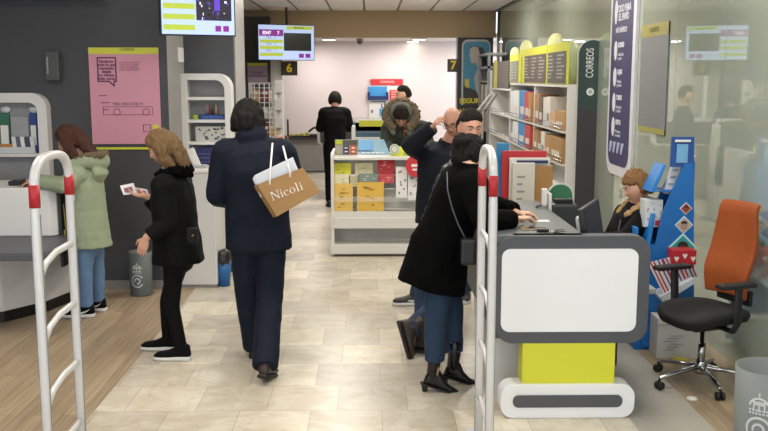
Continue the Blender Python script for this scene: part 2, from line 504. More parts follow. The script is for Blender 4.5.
part('staff_side', MB().box((1.19, Yf + .085, .74), (1.215, 6.7, z1 - .045)), DGREY, d)
part('staff_top', MB().box((1.215, Yf + .085, .71), (1.66, 6.75, .74), .004), M('#8e9292', 0.35, var=0.02), d)
c1, c2 = P(523, 343, Yf), P(614, 386, Yf)
part('pedestal', MB().box((c1.x, Yf + .005, .10), (c2.x, Yf + .16, z0 + .01)), M('#dcdd38', 0.45, var=0.01), d, label='yellow pedestal')
part('rear_panel', MB().box((x0 + .03, Yf + .35, .0), (x1 - .30, Yf + .38, z0 + .05)), LAMW, d)
part('cable_box', MB().box((c2.x + .004, Yf + .12, z0 - .17), (c2.x + .045, Yf + .2, z0 - .005), .004), BLACK, d)
a2, b2 = P(501, 385, Yf - .02), P(634, 420, Yf - .02)
fz = b2.z
fx = MB(); fx.prism(rrect(a2.x, max(0, fz), b2.x, a2.z, .075, Yf - .02), (0, .14, 0))
part('foot', fx, M('#f4f4f8', 0.35, var=.005), d, bev=.006)
s1, s2 = P(513, 395.5, Yf - .025), P(622, 407, Yf - .025)
part('foot_slot', MB().prism(rrect(s1.x, s2.z, s2.x, s1.z, .032, Yf - .028), (0, .02, 0)), DGREY, d)
TOPZ = z1

# things on the desk
def on_desk(px, py): return G(px, py, TOPZ)
p = on_desk(534, 229.5)
t = thing('smartphone', (p.x, p.y, TOPZ), 'dark smartphone lying on the front desk beside the keys', 'phone')
X = Matrix.Translation((p.x, p.y, TOPZ)) @ Matrix.Rotation(R(80), 4, 'Z')
part('phone_body', MB().box((-.036, -.075, 0.0005), (.036, .075, .009), .003, X), M('#b9a68f', .3), t)
part('phone_screen', MB().box((-.033, -.071, .0088), (.033, .071, .0098), 0, X), M('#14161a', .12), t)
p = on_desk(549, 232)
t = thing('key_bunch', (p.x, p.y, TOPZ), 'black key fob and bunch of keys on the front desk', 'keys')
X = Matrix.Translation((p.x, p.y, TOPZ)) @ Matrix.Rotation(R(-10), 4, 'Z')
part('fob', MB().box((-.07, -.02, .001), (.0, .02, .02), .007, X), BLACK, t)
part('ring', MB().tube([X @ V((.02 + .018 * math.cos(a), .018 * math.sin(a), .006)) for a in [k * PI / 5 for k in range(11)]], .002, 8), CHROME, t)
for k in range(3):
    a = R(-35 + 30 * k)
    part('key', MB().box((.035, -.011, .003 + .003 * k), (.055, .011, .006 + .003 * k), .001, X @ Matrix.Rotation(a, 4, 'Z')).box((.05, -.004, .003 + .003 * k), (.095, .004, .006 + .003 * k), 0, X @ Matrix.Rotation(a, 4, 'Z')), M('#3a3a3c', .35, .7), t)
p = on_desk(541, 221)
part('paper_slip', MB().box((p.x - .06, p.y - .035, TOPZ + .0005), (p.x + .05, p.y + .035, TOPZ + .002)), PAPER, None, label='small white paper slip beside the hands on the front desk', cat='paper')
p = on_desk(566, 193)
# green rounded card on white foot
g = P(560, 207, 6.45)
t = thing('desk_sign', (g.x, 6.45, TOPZ), 'round-topped green sign with white rim at the back of the front desk', 'sign')
w_, zt = .094, P(560, 183, 6.45).z
part('sign_plate', MB().prism(rrect(g.x - w_, TOPZ + .004, g.x + w_, zt, .09, 6.45, corners=(0, 0, 1, 1)), (0, .008, 0)), M('#c3cbbd', .4), t)
part('sign_face', MB().prism(rrect(g.x - w_ + .01, TOPZ + .012, g.x + w_ - .01, zt - .01, .08, 6.445, corners=(0, 0, 1, 1)), (0, .006, 0)), M('#2f6b4a', .45, var=.04), t)
part('sign_foot', MB().box((g.x - .06, 6.42, TOPZ), (g.x + .06, 6.5, TOPZ + .005)), LAMW, t)
g = P(544, 214, 6.25)
t = thing('card_reader_stand', (g.x, 6.25, TOPZ), 'small white stand with dark feet on the front desk beside the green sign', 'stand')
part('post', MB().box((g.x - .018, 6.24, TOPZ + .012), (g.x + .02, 6.275, TOPZ + .13), .006), WHITE, t)
part('foot', MB().tube([(g.x - .055, 6.24, TOPZ + .008), (g.x, 6.26, TOPZ + .022), (g.x + .06, 6.24, TOPZ + .008)], .009), M('#4a4c50', .4), t)
# monitor on staff side, seen edge on
mc = V((1.36, 5.62, .74))
t = thing('computer_monitor', tuple(mc), 'black computer monitor turned sideways on the staff side of the front desk', 'monitor')
X = Matrix.Translation((1.36, 5.55, 1.02)) @ Matrix.Rotation(R(66), 4, 'Z') @ Matrix.Rotation(R(-10), 4, 'X')
part('bezel', MB().box((-.26, -.02, -.17), (.26, .012, .17), .006, X), M('#17181b', .35), t)
part('back_shell', MB().box((-.19, .01, -.12), (.19, .05, .12), .02, X), M('#c9c9c8', .4), t)
part('screen', MB().box((-.245, -.022, -.15), (.245, -.019, .155), 0, X), M('#15181c', .5), t)
part('neck', MB().tube([X @ V((0, .05, -.05)), (1.38, 5.62, .95), (1.38, 5.62, .76)], .02), M('#222326', .4), t)
part('base', MB().lathe([(.12, .741), (.12, .752), (.03, .765)], (1.38, 5.62, 0)), M('#222326', .4), t)
# white terminal panel left of monitor
t = thing('receipt_printer', (1.29, 6.35, .742), 'dark receipt printer with white side behind the monitor on the staff desk', 'printer')
part('printer_body', MB().box((1.24, 6.2, .742), (1.42, 6.5, 1.10), .02), M('#34373a', .4), t)
part('side_cover', MB().box((1.222, 6.2, .742), (1.24, 6.5, 1.17), .004), WHITE, t)
part('paper_feed', MB().box((1.27, 6.22, 1.10), (1.39, 6.3, 1.13), .006), BLACK, t)
t = thing('keyboard', (1.55, 5.62, .742), 'pale keyboard on the staff side of the front desk', 'keyboard')
part('keyboard_base', MB().box((1.50, 5.34, .742), (1.64, 5.77, .762), .005), LAMW, t)
kk = MB()
for i in range(4):
    for j in range(12):
        kk.box((1.505 + i * .033, 5.35 + j * .034, .76), (1.532 + i * .033, 5.379 + j * .034, .768))
part('keys', kk, M('#3a3b3e', .5), t)

# ================================================================ LEFT COUNTER
t = thing('post_counter', (-3.3, 7.7, 0), 'white counter with dark lower ledge at the far left edge', 'counter')
base = [(-4.6, 6.95), (-3.35, 7.05), (-2.95, 7.25), (-2.72, 7.6), (-2.60, 8.05), (-2.60, 8.42), (-4.6, 8.42)]
part('plinth', MB().prism([(x, y + .02, 0) for x, y in base], (0, 0, .09)), BLACK, t)
part('body', MB().prism([(x, y, .09) for x, y in base], (0, 0, .53)), WHITE, t, bev=.01)
up = [(-4.6, 7.36), (-2.58, 7.36), (-2.53, 7.40), (-2.53, 7.95), (-4.6, 7.95)]
part('upper_body', MB().prism([(x, y, .685) for x, y in up], (0, 0, .395)), WHITE, t, bev=.012)
part('ledge', MB().box((-4.6, 6.64, .625), (-2.36, 7.42, .685), .008), DGREY, t, label='dark grey ledge')
part('side_panel', MB().box((-2.53, 7.42, .42), (-2.505, 7.95, 1.02), .004), M('#2b2c30', .5), t)
kk = thing('lanyard', (-2.49, 7.5, .70), 'small yellow lanyard hanging on the dark side of the left counter', 'lanyard')
part('strap', MB().tube([(-2.495, 7.46, .93), (-2.49, 7.46, .80), (-2.49, 7.47, .72)], .004), M('#c9a838', .5), kk)
part('tag', MB().box((-2.50, 7.45, .66), (-2.49, 7.49, .72), .002), M('#bfa24a', .5), kk)
p = G(12, 181.5, 1.085)
t = thing('payment_terminal', (p.x, 7.6, 1.081), 'black payment terminal on the left counter in front of the woman', 'payment terminal')
part('terminal_body', MB().box((-2.95, 7.5, 1.081), (-2.86, 7.68, 1.12), .01), BLACK, t)
part('terminal_screen', MB().box((-2.94, 7.6, 1.119), (-2.87, 7.66, 1.123)), M('#4c5a60', .2), t)
part('form_sheet', MB().box((-2.84, 7.42, 1.081), (-2.62, 7.6, 1.083)), M('#2d2e33', .5), None, label='dark folder lying on the white counter top at left', cat='folder')

def arch_shelf(xl, xr, ztop, zbot, Y0, Y1, boards, th, label, leftopen=True):
    t = thing('wall_shelf', ((xl + xr) / 2, (Y0 + Y1) / 2, zbot), label, 'shelf')
    r = .14
    def arc(x, z, rr): return [V((x - rr + rr * math.cos(a), Y0, z - rr + rr * math.sin(a))) for a in [PI / 2 * (k / 8) for k in range(9)]]
    outer = [V((xr, Y0, zbot))] + arc(xr, ztop, r) + [V((xl, Y0, ztop)), V((xl, Y0, zbot))]
    inner = [V((xr - th, Y0, zbot))] + arc(xr - th, ztop - th, r - th * .75) + [V((xl + th, Y0, ztop - th)), V((xl + th, Y0, zbot))]
    n = len(outer)
    s = MB(); 
    vs_o, vs_i = outer, inner
    s.ring(outer, inner, (0, Y1 - Y0, 0))
    part('frame', s, WHITE, t)
    part('back_panel', MB().box((xl + th * .5, Y1 - .02, zbot + .01), (xr - th * .5, Y1 - .004, ztop - th * .5)), M('#8b8c8e', .5), t)
    for z in boards:
        part('shelf_board', MB().box((xl + th * .6, Y0 + .01, z - .03), (xr - th * .8, Y1 - .02, z), .004), WHITE, t)
    return t
zA = lambda py, Y=8.3: P(20, py, Y).z
xr = P(47, 120, 8.33).x; zt = P(20, 93, 8.33).z
arch_shelf(-4.5, xr, zt, 1.0, 8.33, 8.445, [zA(154)], .085, 'white arched shelf unit on the dark wall above the left counter')
xr2 = P(231.5, 120, 9.0).x
arch_shelf(-1.826, xr2, P(210, 73.5, 9.0).z, P(210, 172, 9.0).z, 9.0, 9.195, [P(210, y, 9.05).z for y in (97, 119.5, 141.5)], .062, 'white arched shelf unit in the niche behind the man in navy')

# goods on left shelf
zs = zA(154)
def goods(name, cat, label, lo, hi, m, m2=None, group=None, text_=None, bev=.006, lab=None):
    t = thing(name, ((lo[0] + hi[0]) / 2, (lo[1] + hi[1]) / 2, lo[2]), label, cat, group)
    part('box_body', MB().box(lo, hi, bev), m, t)
    if m2:
        w_, h_ = hi[0] - lo[0], hi[2] - lo[2]
        part('printed_label', MB().box((lo[0] + .12 * w_, lo[1] - .002, lo[2] + .2 * h_), (hi[0] - .12 * w_, lo[1] + .001, hi[2] - .3 * h_)), m2, t)
    return t
def gx(px, Y=8.36): return P(px, 130, Y).x
orange = M('#c07f35', .6, var=.1); greenp = M('#2c6a52', .5); bluep = M('#2a4590', .5); greyb = M('#9b9ea2', .5)
t = thing('tray', (gx(5), 8.2, zs), 'clear tray of orange and white leaflets on the left arched shelf', 'tray')
part('tray_shell', MB().box((-4.0, 8.335, zs + .001), (gx(35), 8.345, zs + .06), .003), M('#c9cbcd', .2), t)
goods('snack_pack', 'packet', 'orange packet lying in the tray on the left shelf', (gx(0), 8.35, zs + .001), (gx(12), 8.39, zs + .085), orange, None)
goods('boxed_goods', 'box', 'green box with a white label on the left arched shelf', (gx(-2), 8.395, zs + .001), (gx(8), 8.424, zs + .36), greenp, PAPER)
goods('boxed_goods', 'box', 'grey carton between the green and the blue box on the left shelf', (gx(9.5), 8.40, zs + .001), (gx(27), 8.424, zs + .33), greyb, None)
goods('boxed_goods', 'box', 'dark blue box with a white label on the left arched shelf', (gx(28.5), 8.395, zs + .001), (gx(35.5), 8.424, zs + .36), bluep, PAPER)
for k, px in enumerate((13, 17, 21.5, 26.5, 31)):
    c = ['#d9dadb', '#5a5f6c', '#e4e4e4', '#3c4254', '#cfd3d6'][k]
    x = gx(px)
    s = MB().prism([(x, 8.35, zs + .001), (x + .035, 8.35, zs + .001), (x + .035 - .02, 8.36, zs + .15), (x - .02, 8.36, zs + .15)], (0, .015, 0))
    s.build('phone_card', M(c, .5), None, ['pale', 'slate grey', 'white', 'dark blue', 'light silver'][k] + ' boxed card leaning in the row on the left arched shelf', 'card box', None)
for k in range(5):
    x = gx(3 + 7 * k); z_ = zs + .37
    if k in (0, 4): zz = zs + .362
    else: continue
    MB().ball((x + .02, 8.40, zz + .03), (.045, .022, .03)).build('wrapped_roll', M('#c9ccd0', .4), None, 'white wrapped roll on top of the ' + ('green' if k == 0 else 'dark blue') + ' box', 'roll')

# goods on the niche shelf
zb = [P(210, y, 9.05).z for y in (97, 119.5, 141.5)]
hx = lambda px: P(px, 120, 9.1).x
goods('boxed_goods', 'box', 'lime green packet on the middle shelf of the niche', (hx(194), 9.06, zb[1] + .001), (hx(199), 9.15, zb[1] + .045), M('#9ab53c', .5))
goods('boxed_goods', 'box', 'long blue carton on the middle shelf of the niche', (hx(200), 9.06, zb[1] + .001), (hx(227), 9.15, zb[1] + .045), M('#26408a', .5), M('#3e5aa8', .5))
for k, px in enumerate((206.5, 209, 213.5, 216)):
    MB().lathe([(.014, 0), (.014, .06), (.006, .08), (.006, .10)], (hx(px), 9.12, zb[1] + .0465), 12).build('bottle', M(['#8f8f96', '#a35b4c', '#4d4a55', '#b9a27a'][k], .3), None, ['grey', 'reddish', 'dark', 'tan'][k] + ' little bottle standing on the blue carton in the niche', 'bottle')
t = thing('patterned_box', (hx(212), 9.1, zb[2]), 'white carton with black floral pattern on the lower niche shelf', 'box')
s = MB(); s.box((hx(196), 9.05, zb[2] + .001), (hx(227), 9.15, zb[2] + .145), .004); s.mi = 1
random.seed(3)
for k in range(26):
    x = random.uniform(hx(198), hx(225)); z = random.uniform(zb[2] + .015, zb[2] + .125)
    s.box((x, 9.047, z), (x + random.uniform(.01, .03), 9.052, z + random.uniform(.006, .018)))
part('box_body', s, [M('#c9c7c2', .5), M('#45454a', .5)], t)
t = thing('patterned_box', (hx(212), 9.1, P(210, 166, 9.05).z), 'dark blue dotted carton under the lowest niche shelf', 'box')
s = MB(); zc = P(210, 165, 9.05).z; s.box((hx(196), 9.06, zc - .03), (hx(227), 9.15, zb[2] - .06), .004); s.mi = 1
for i in range(12):
    for j in range(4):
        s.box((hx(198) + .024 * i, 9.057, zc - .015 + .04 * j), (hx(198) + .024 * i + .009, 9.062, zc - .006 + .04 * j))
part('box_body', s, [M('#252c66', .5), M('#8d93c4', .5)], t)

# niche counter
t = thing('post_counter', (-1.62, 8.7, 0), 'plain white counter below the niche shelf, between the blonde woman and the man in navy', 'counter')
ca = P(182, 175, 8.46)
part('body', MB().box((-1.826, 8.46, .03), (-1.43, 9.0, 1.085), .012), M('#d2d1cf', .35, var=.01), t)
part('plinth', MB().box((-1.82, 8.48, 0), (-1.44, 8.98, .03)), GREYP, t)
part('top', MB().box((-1.826, 8.45, 1.085), (-1.42, 9.0, 1.11), .006), WHITE, t)
p = P(198, 163, 8.7)
t = thing('card_terminal', (p.x, 8.7, 1.111), 'white handheld terminal standing tilted on the niche counter', 'payment terminal')
X = Matrix.Translation((p.x, 8.7, 1.115)) @ Matrix.Rotation(R(-22), 4, 'Y')
part('terminal_body', MB().box((-.035, -.02, .0), (.035, .02, .19), .012, X), WHITE, t)
part('terminal_dock', MB().box((p.x - .05, 8.66, 1.111), (p.x + .08, 8.76, 1.14), .008), M('#a9abae', .4), t)
# waste bin
def bin_(x, y, r, h, label, m, crest=True):
    t = thing('waste_bin', (x, y, 0), label, 'bin')
    part('bin_body', MB().lathe([(r * .9, .0), (r * .92, .01), (r, h), (r * .96, h), (r * .87, .03), (0.0, .03)], (x, y, 0)), m, t)
    if crest:
        s = MB(); mm = M('#cfd2d2', .5)
        def arc_(cx, cz, rr, a0, a1, wd, n=14):
            for k in range(n):
                qs = []
                for (a, q) in ((a0 + (a1 - a0) * k / n, rr), (a0 + (a1 - a0) * (k + 1) / n, rr), (a0 + (a1 - a0) * (k + 1) / n, rr - wd), (a0 + (a1 - a0) * k / n, rr - wd)):
                    qs.append((cx + q * math.cos(a), cz + q * math.sin(a)))
                yield qs
        def putq(qs):
            out = []
            for (u, z) in qs:
                rr_ = r * (.92 + .08 * z / h) + .0015
                a = -PI / 2 - (.1 if r < .15 else .66) + u / r
                out.append((x + rr_ * math.cos(a), y + rr_ * math.sin(a), z))
            nrm = V((math.cos(-PI / 2), math.sin(-PI / 2), 0)) * .001
            s._add(out, [[0, 1, 2, 3]])
        k_ = h / .5
        zc = .22 * k_
        for q in arc_(0, zc - .04 * k_, .075 * k_, R(30), R(330), .014 * k_, 26): putq(q)
        for q in arc_(0, zc - .04 * k_, .038 * k_, R(-100), R(200), .014 * k_, 18): putq(q)
        for q in arc_(-.0 * k_, zc + .085 * k_, .062 * k_, R(10), R(170), .012 * k_, 12): putq(q)
        for sx in (-1, 0, 1):
            for q in arc_(sx * .03 * k_, zc + .10 * k_, .026 * k_, R(0), R(180), .009 * k_, 8): putq(q)
            putq([(sx * .03 * k_ - .004, zc + .065 * k_), (sx * .03 * k_ + .004, zc + .065 * k_), (sx * .03 * k_ + .004, zc + .12 * k_), (sx * .03 * k_ - .004, zc + .12 * k_)])
        for zz in (.048, .066):
            for sx in range(-3, 3):
                putq([(sx * .019 * k_ , zc + zz * k_), (sx * .019 * k_ + .013 * k_, zc + zz * k_), (sx * .019 * k_ + .013 * k_, zc + (zz + .011) * k_), (sx * .019 * k_, zc + (zz + .011) * k_)])
        putq([(-.004, zc + .15 * k_), (.004, zc + .15 * k_), (.004, zc + .175 * k_), (-.004, zc + .175 * k_)])
        part('emblem', s, mm, t, label='pale crown and horn emblem')
    return t
p = G(139, 297)
bin_(p.x, p.y + .1, .105, .40, 'grey waste bin with a pale emblem standing against the dark wall', M('#5c6363', .5))
bin_(2.085, 4.6, .17, .46, 'grey waste bin with a pale emblem in the bottom right corner', M('#7d8282', .5))
p = G(223, 287.5)
t = thing('waste_bin', (p.x, p.y + .08, 0), 'small blue bin with black liner beside the niche counter', 'bin')
part('bin_body', MB().lathe([(.055, 0), (.07, .24), (.065, .24), (.05, .02), (0, .02)], (p.x, p.y + .08, 0)), M('#1f5f9e', .5), t)
s = MB(); s.tube([(p.x, p.y + .08, .2), (p.x, p.y + .08, .26), (p.x, p.y + .08, .31)], [.062, .078, .06], 18)
for v in s.bm.verts: v.co += V((noise.noise(v.co * 25), noise.noise(v.co * 25 + V((5, 5, 5))), noise.noise(v.co * 20 + V((9, 1, 1))))) * .018
part('liner', s, M('#22201f', .3), t, label='black bin liner')

# wall device and poster on the dark wall
p = P(53.5, 66, 8.4)
t = thing('wall_dispenser', (p.x, 8.42, p.z - .13), 'small dark grey device mounted high on the dark wall', 'wall device')
part('housing', MB().box((p.x - .06, 8.34, p.z - .13), (p.x + .065, 8.449, p.z + .13), .01), M('#4b4c4f', .5), t)
part('indicator', MB().box((p.x - .04, 8.333, p.z - .07), (p.x - .025, 8.342, p.z + .08), .003), M('#8f8f8f', .4), t)
a, b = P(88, 47.5, 8.43), P(161.5, 144, 8.43)
t = thing('wall_poster', ((a.x + b.x) / 2, 8.44, b.z), 'large pink poster with yellow header on the dark wall', 'poster')
part('sheet', MB().box((a.x, 8.432, b.z), (b.x, 8.446, a.z)), M('#d796aa', .55, var=.02), t)
part('header', MB().box((a.x, 8.429, a.z - .058), (b.x, 8.433, a.z)), YEL, t, label='yellow header strip')
part('lower_rail', MB().box((a.x + .02, 8.432, b.z - .05), (b.x, 8.446, b.z - .03)), YEL, t, label='yellow lower strip')
def pp(px, py, Y=8.43): return P(px, py, Y)
PINKINK = M('#5d2350', .5)
s = MB()
q1, q2 = pp(96.5, 57), pp(117, 82)
o = [(q1.x, 8.429, q1.z), (q2.x, 8.429, q1.z), (q2.x, 8.429, q2.z), (q2.x - .02, 8.429, q2.z), (q2.x - .022, 8.429, q2.z - .045), (q2.x - .075, 8.429, q2.z), (q1.x, 8.429, q2.z)]
e = .012
i_ = [(q1.x + e, 8.429, q1.z - e), (q2.x - e, 8.429, q1.z - e), (q2.x - e, 8.429, q2.z + e), (q2.x - .02 - e, 8.429, q2.z + e), (q2.x - .031, 8.429, q2.z - .02), (q2.x - .07, 8.429, q2.z + e), (q1.x + e, 8.429, q2.z + e)]
s.ring(o, i_, (0, .003, 0))
q1, q2 = pp(161, 130), pp(144, 124)
part('speech_bubble', s, PINKINK, t)
q = pp(106.5, 70)
text('Envíanos\ntodo lo que\nnecesitas\ndesde\ntu oficina\nmás cerca', .036, (q.x, 8.428, q.z), FACE_CAM, PINKINK, t, bold=.001)
q = pp(127, 66)
text('Correos te acerca\ncada día a quien\nmás te importa,\nestés donde estés', .026, (q.x + .02, 8.428, q.z), FACE_CAM, M('#9a5a72', .5), t)
text('CORREOS', .03, (pp(127, 49.6).x, 8.427, pp(127, 49.6).z), FACE_CAM, INK, t)
q = pp(128, 104)
text('MÁS CERCA DE TI', .034, (q.x, 8.428, q.z), FACE_CAM, PINKINK, t)
s = MB()   # line drawing of a van
q1, q2 = pp(103, 106.5), pp(153, 115)
s.ring([(q1.x, 8.429, q1.z), (q2.x, 8.429, q1.z), (q2.x, 8.429, q2.z), (q1.x, 8.429, q2.z)], [(q1.x + .004, 8.429, q1.z - .004), (q2.x - .004, 8.429, q1.z - .004), (q2.x - .004, 8.429, q2.z + .004), (q1.x + .004, 8.429, q2.z + .004)], (0, .003, 0))
for px in (117, 146):
    q = pp(px, 112)
    o = [(q.x + .032 * math.cos(k * PI / 8), 8.429, q.z + .032 * math.sin(k * PI / 8)) for k in range(16)]
    i_ = [(q.x + .027 * math.cos(k * PI / 8), 8.429, q.z + .027 * math.sin(k * PI / 8)) for k in range(16)]
    s.ring(o, i_, (0, .003, 0))
for (px, py, w_) in ((99, 96, .07), (101, 103, .08), (103, 110, .05)):
    q = pp(px, py); s.box((q.x, 8.429, q.z), (q.x + w_, 8.432, q.z + .006))
q1, q2 = pp(143, 124.5), pp(151, 132)
s.ring([(q1.x, 8.429, q1.z), (q2.x, 8.429, q1.z), (q2.x, 8.429, q2.z), (q1.x, 8.429, q2.z)], [(q1.x + .005, 8.429, q1.z - .005), (q2.x - .005, 8.429, q1.z - .005), (q2.x - .005, 8.429, q2.z + .005), (q1.x + .005, 8.429, q2.z + .005)], (0, .003, 0))
part('line_drawing', s, PINKINK, t)
q = pp(155, 129); part('corner_mark', MB().box((q.x - .02, 8.429, q.z - .04), (q.x + .035, 8.433, q.z + .04)), YEL, t)
for k, (px, py) in enumerate(((180, 55), (184.5, 124))):
    # white switches on the pillar side
    r_ = P(px, py, 8.7); Yp = -1.828 / ((ray(px, py)).x / (ray(px, py)).y)
    z = P(px, py, Yp).z
    t = thing('wall_switch', (-1.826, Yp, z - .06), ['white sensor plate high on the grey pillar', 'white switch plate lower on the grey pillar'][k], 'switch')
    part('plate', MB().box((-1.828, Yp - .12, z - (.07, .045)[k]), (-1.815, Yp + .12, z + (.07, .045)[k]), .004), WHITE, t)
    part('rocker', MB().box((-1.816, Yp - .04, z - .03), (-1.811, Yp + .04, z + .03), .002), LAMW, t)

# ================================================================ SCREENS
SCR_B = M('#b4c8f0', .3, var=0, emit=.72); SCR_Y = M('#b3c540', .3, var=0, emit=.55); SCR_P = M('#8a1c96', .3, var=0, emit=.5)
SCR_D = M('#0b0b0d', .2, var=0); SCR_W = M('#e8ecf8', .3, var=0, emit=.9); SCR_V = M('#2a2036', .3, var=.3, emit=.25); SCR_U = M('#5a3cc0', .3, emit=.8)
def tv(cx, cy, cz, w_, h_, yaw, label, variant, pole_to):
    t = thing('ceiling_screen', (cx, cy, cz - h_ / 2), label, 'screen')
    X = Matrix.Translation((cx, cy, cz)) @ Matrix.Rotation(yaw, 4, 'Z')
    a, b = w_ / 2, h_ / 2
    part('bezel', MB().box((-a, 0, -b), (a, .045, b), .006, X), M('#14151c', .3), t)
    s = MB(); y0, y1 = -.003, .001
    def q(u0, v0, u1, v1, m, d=0):       # u 0..1 from left, v 0..1 from top
        s.mi = m
        s.box((-a + .012 + u0 * (w_ - .024), y0 - d, b - .012 - v1 * (h_ - .024)), (-a + .012 + u1 * (w_ - .024), y1 - d * .5, b - .012 - v0 * (h_ - .024)), 0, X)
    q(0, 0, 1, 1, 0)
    if variant == 1:
        for k in range(4): q(.02, .02 + .25 * k, .45, .15 + .25 * k, 1, .002)
        q(.47, .0, .96, .66, 4, .002)
        random.seed(5)
        for k in range(16):
            u, v = random.uniform(.49, .92), random.uniform(.02, .6)
            q(u, v, u + random.uniform(.01, .03), v + random.uniform(.02, .08), random.choice([5, 6, 3, 5]), .003)
        q(.72, .1, .8, .42, 5, .0035)
        for u in (.73, .84): q(u, .78, u + .08, .92, 2, .002)
    else:
        q(.01, .13, .44, .32, 2, .002)
        for v in (.42, .60, .80): q(.02, v, .43, v + .10, 1, .002)
        q(.5, .02, .97, .12, 1, .002)
        q(.45, .22, .95, .74, 3, .002)
        for u in (.72, .84): q(u, .82, u + .09, .94, 2, .002)
        if True:
            text('E047     7', h_ * .13, X @ V((-a * .55, -.008, b * .52)), Matrix.Rotation(yaw, 4, 'Z') @ FACE_CAM, SCR_W, t, bold=.002)
            text('Bienvenido', h_ * .07, X @ V((a * .45, -.008, b * .84)), Matrix.Rotation(yaw, 4, 'Z') @ FACE_CAM, INK, t)
            for k, v in enumerate((.37, .55, .73)):
                text('C0%d2     %d' % (k + 3, 5 - k), h_ * .07, X @ V((-a * .55, -.008, b - h_ * v)), Matrix.Rotation(yaw, 4, 'Z') @ FACE_CAM, M('#6d7bb8', .4), t)
    part('display', s, [SCR_B, SCR_Y, SCR_P, SCR_D, SCR_V, SCR_U, SCR_W], t)
    part('ceiling_pole', MB().tube([(cx, cy + .06, cz), (cx, cy + .06, pole_to)], .022, 10), M('#26262a', .4), t)
    return t
a = P(199, 36, 7.9); tv(a.x, 7.9, a.z + .185, .645, .37, R(26), 'hanging screen with yellow rows and a dark video, at the top left', 1, HC)
YT = 17.6
a, b = P(260, 24.5, YT), P(313, 60.5, YT)
tv((a.x + b.x) / 2, YT, (a.z + b.z) / 2, 1.13, .66, R(26), 'hanging queue screen reading E047 7 with a black picture, before the back room', 2, HC)

# number signs
def numsign(px0, py0, px1, py1, n, Y, label):
    a, b = P(px0, py0, Y), P(px1, py1, Y)
    t = thing('number_sign', ((a.x + b.x) / 2, Y, b.z), label, 'sign')
    part('plate', MB().box((a.x, Y, b.z), (b.x, Y + .03, a.z), .004), M('#4b4640', .5), t)
    text(n, .23, ((a.x + b.x) / 2, Y - .003, (a.z + b.z) / 2), FACE_CAM, M('#d9b52c', .4, emit=.25), t, bold=.006)
numsign(281, 61, 297.5, 75.5, '6', YB - .15, 'square dark number sign with a yellow six, under the queue screen')
numsign(447.5, 59, 459, 72, '7', YB - .13, 'square dark sign with a yellow 7 beside the advertising panel')
for px, pyb in ((452.5, 59),):
    pass
# lilac poster on far dark wall
a, b = P(247.5, 63, YB - .13), P(267.5, 85, YB - .13)
t = thing('wall_poster', ((a.x + b.x) / 2, YB - .13, b.z), 'lilac poster with yellow header behind the wire magazine rack', 'poster')
part('sheet', MB().box((a.x, YB - .14, b.z), (b.x, YB - .11, a.z)), M('#a493a8', .5), t)
part('header', MB().box((a.x, YB - .145, a.z - .05), (b.x, YB - .138, a.z)), YEL, t)
text('Recoge\ntus paquetes', .07, ((a.x + b.x) / 2, YB - .146, (a.z + b.z) / 2), FACE_CAM, PINKINK, t)

# wire magazine rack
YR = 16.0
a, b = P(249, 83, YR), P(276, 190, YR)
t = thing('wire_rack', ((a.x + b.x) / 2, YR, 0), 'tall white wire rack of magazines behind the man in navy', 'rack')
s = MB(); WM = M('#c9c7c6', .4)
for k in range(6):
    x = a.x + (b.x - a.x) * k / 5
    s.box((x - .008, YR - .008, 0.05), (x + .008, YR + .008, a.z))
for k in range(22):
    z = .1 + (a.z - .1) * k / 21
    s.box((a.x, YR - .006, z - .006), (b.x, YR + .006, z + .006))
part('front_grid', s, WM, t)
for x in (a.x, b.x):
    part('upright', MB().box((x - .02, YR, 0), (x + .02, YR + .3, .03)).box((x - .015, YR + .27, 0), (x + .015, YR + .3, a.z)), WM, t)
random.seed(11)
mcols = ['#a8443f', '#c9c2b8', '#4f5560', '#d8d4cf', '#8c3b46', '#6d6f7c', '#c7a06a']
for r_ in range(5):
    for k in range(3):
        x = a.x + .05 + k * .15; z = .35 + r_ * .3
        m_ = random.choice(mcols)
        s = MB().box((x, YR + .03, z), (x + .13, YR + .04, z + .2)); s.mi = 1; s.box((x + .02, YR + .027, z + .12), (x + .11, YR + .031, z + .17))
        s.build('magazine', [M(m_, .5), PAPER], None, 'printed magazine standing in a pocket of the tall white wire rack', 'magazine', 'magazines in the wire rack')
# second narrow rack / leaflet tower
a, b = P(274, 80, YR), P(284, 200, YR)
t = thing('leaflet_tower', ((a.x + b.x) / 2, YR, 0), 'narrow white leaflet tower right of the wire rack', 'rack')
part('tower_back', MB().box((a.x, YR + .1, 0), (b.x, YR + .14, a.z)), LAMW, t)
for k in range(5):
    z = .5 + k * .3
    part('pocket', MB().box((a.x + .01, YR, z), (b.x - .01, YR + .1, z + .03)).prism([(a.x + .01, YR, z), (b.x - .01, YR, z), (b.x - .01, YR - .03, z + .17), (a.x + .01, YR - .03, z + .17)], (0, .01, 0)), LAMW, t)

# back room desk
YD = 19.2
a, b = P(283, 137, YD), P(326, 170, YD)
t = thing('back_counter', (-1.3, 19.5, 0), 'grey counter with dark top in the back room at left', 'counter')
part('top', MB().box((a.x, 19.0, a.z - .05), (b.x + .3, 19.75, a.z)), M('#3c3633', .4), t)
part('front_panel', MB().box((a.x + .05, 19.2, .03), (b.x + .3, 19.25, a.z - .05)), M('#9c9a98', .5), t)
part('plinth', MB().box((a.x + .05, 19.22, 0), (b.x + .3, 19.7, .07)), DGREY, t)
q = P(300, 135, 19.2)
t = thing('stamp_rack', (q.x, 19.2, a.z), 'low stand of yellow items on the back counter', 'stand')
part('stand_base', MB().box((q.x - .25, 19.1, a.z + .001), (q.x + .25, 19.3, a.z + .03), .005), BLACK, t)
for k in range(4): part('yellow_item', MB().box((q.x - .22 + .11 * k, 19.12, a.z + .03), (q.x - .14 + .11 * k, 19.26, a.z + .055 + .012 * k), .004), M('#b3ab38', .5), t)
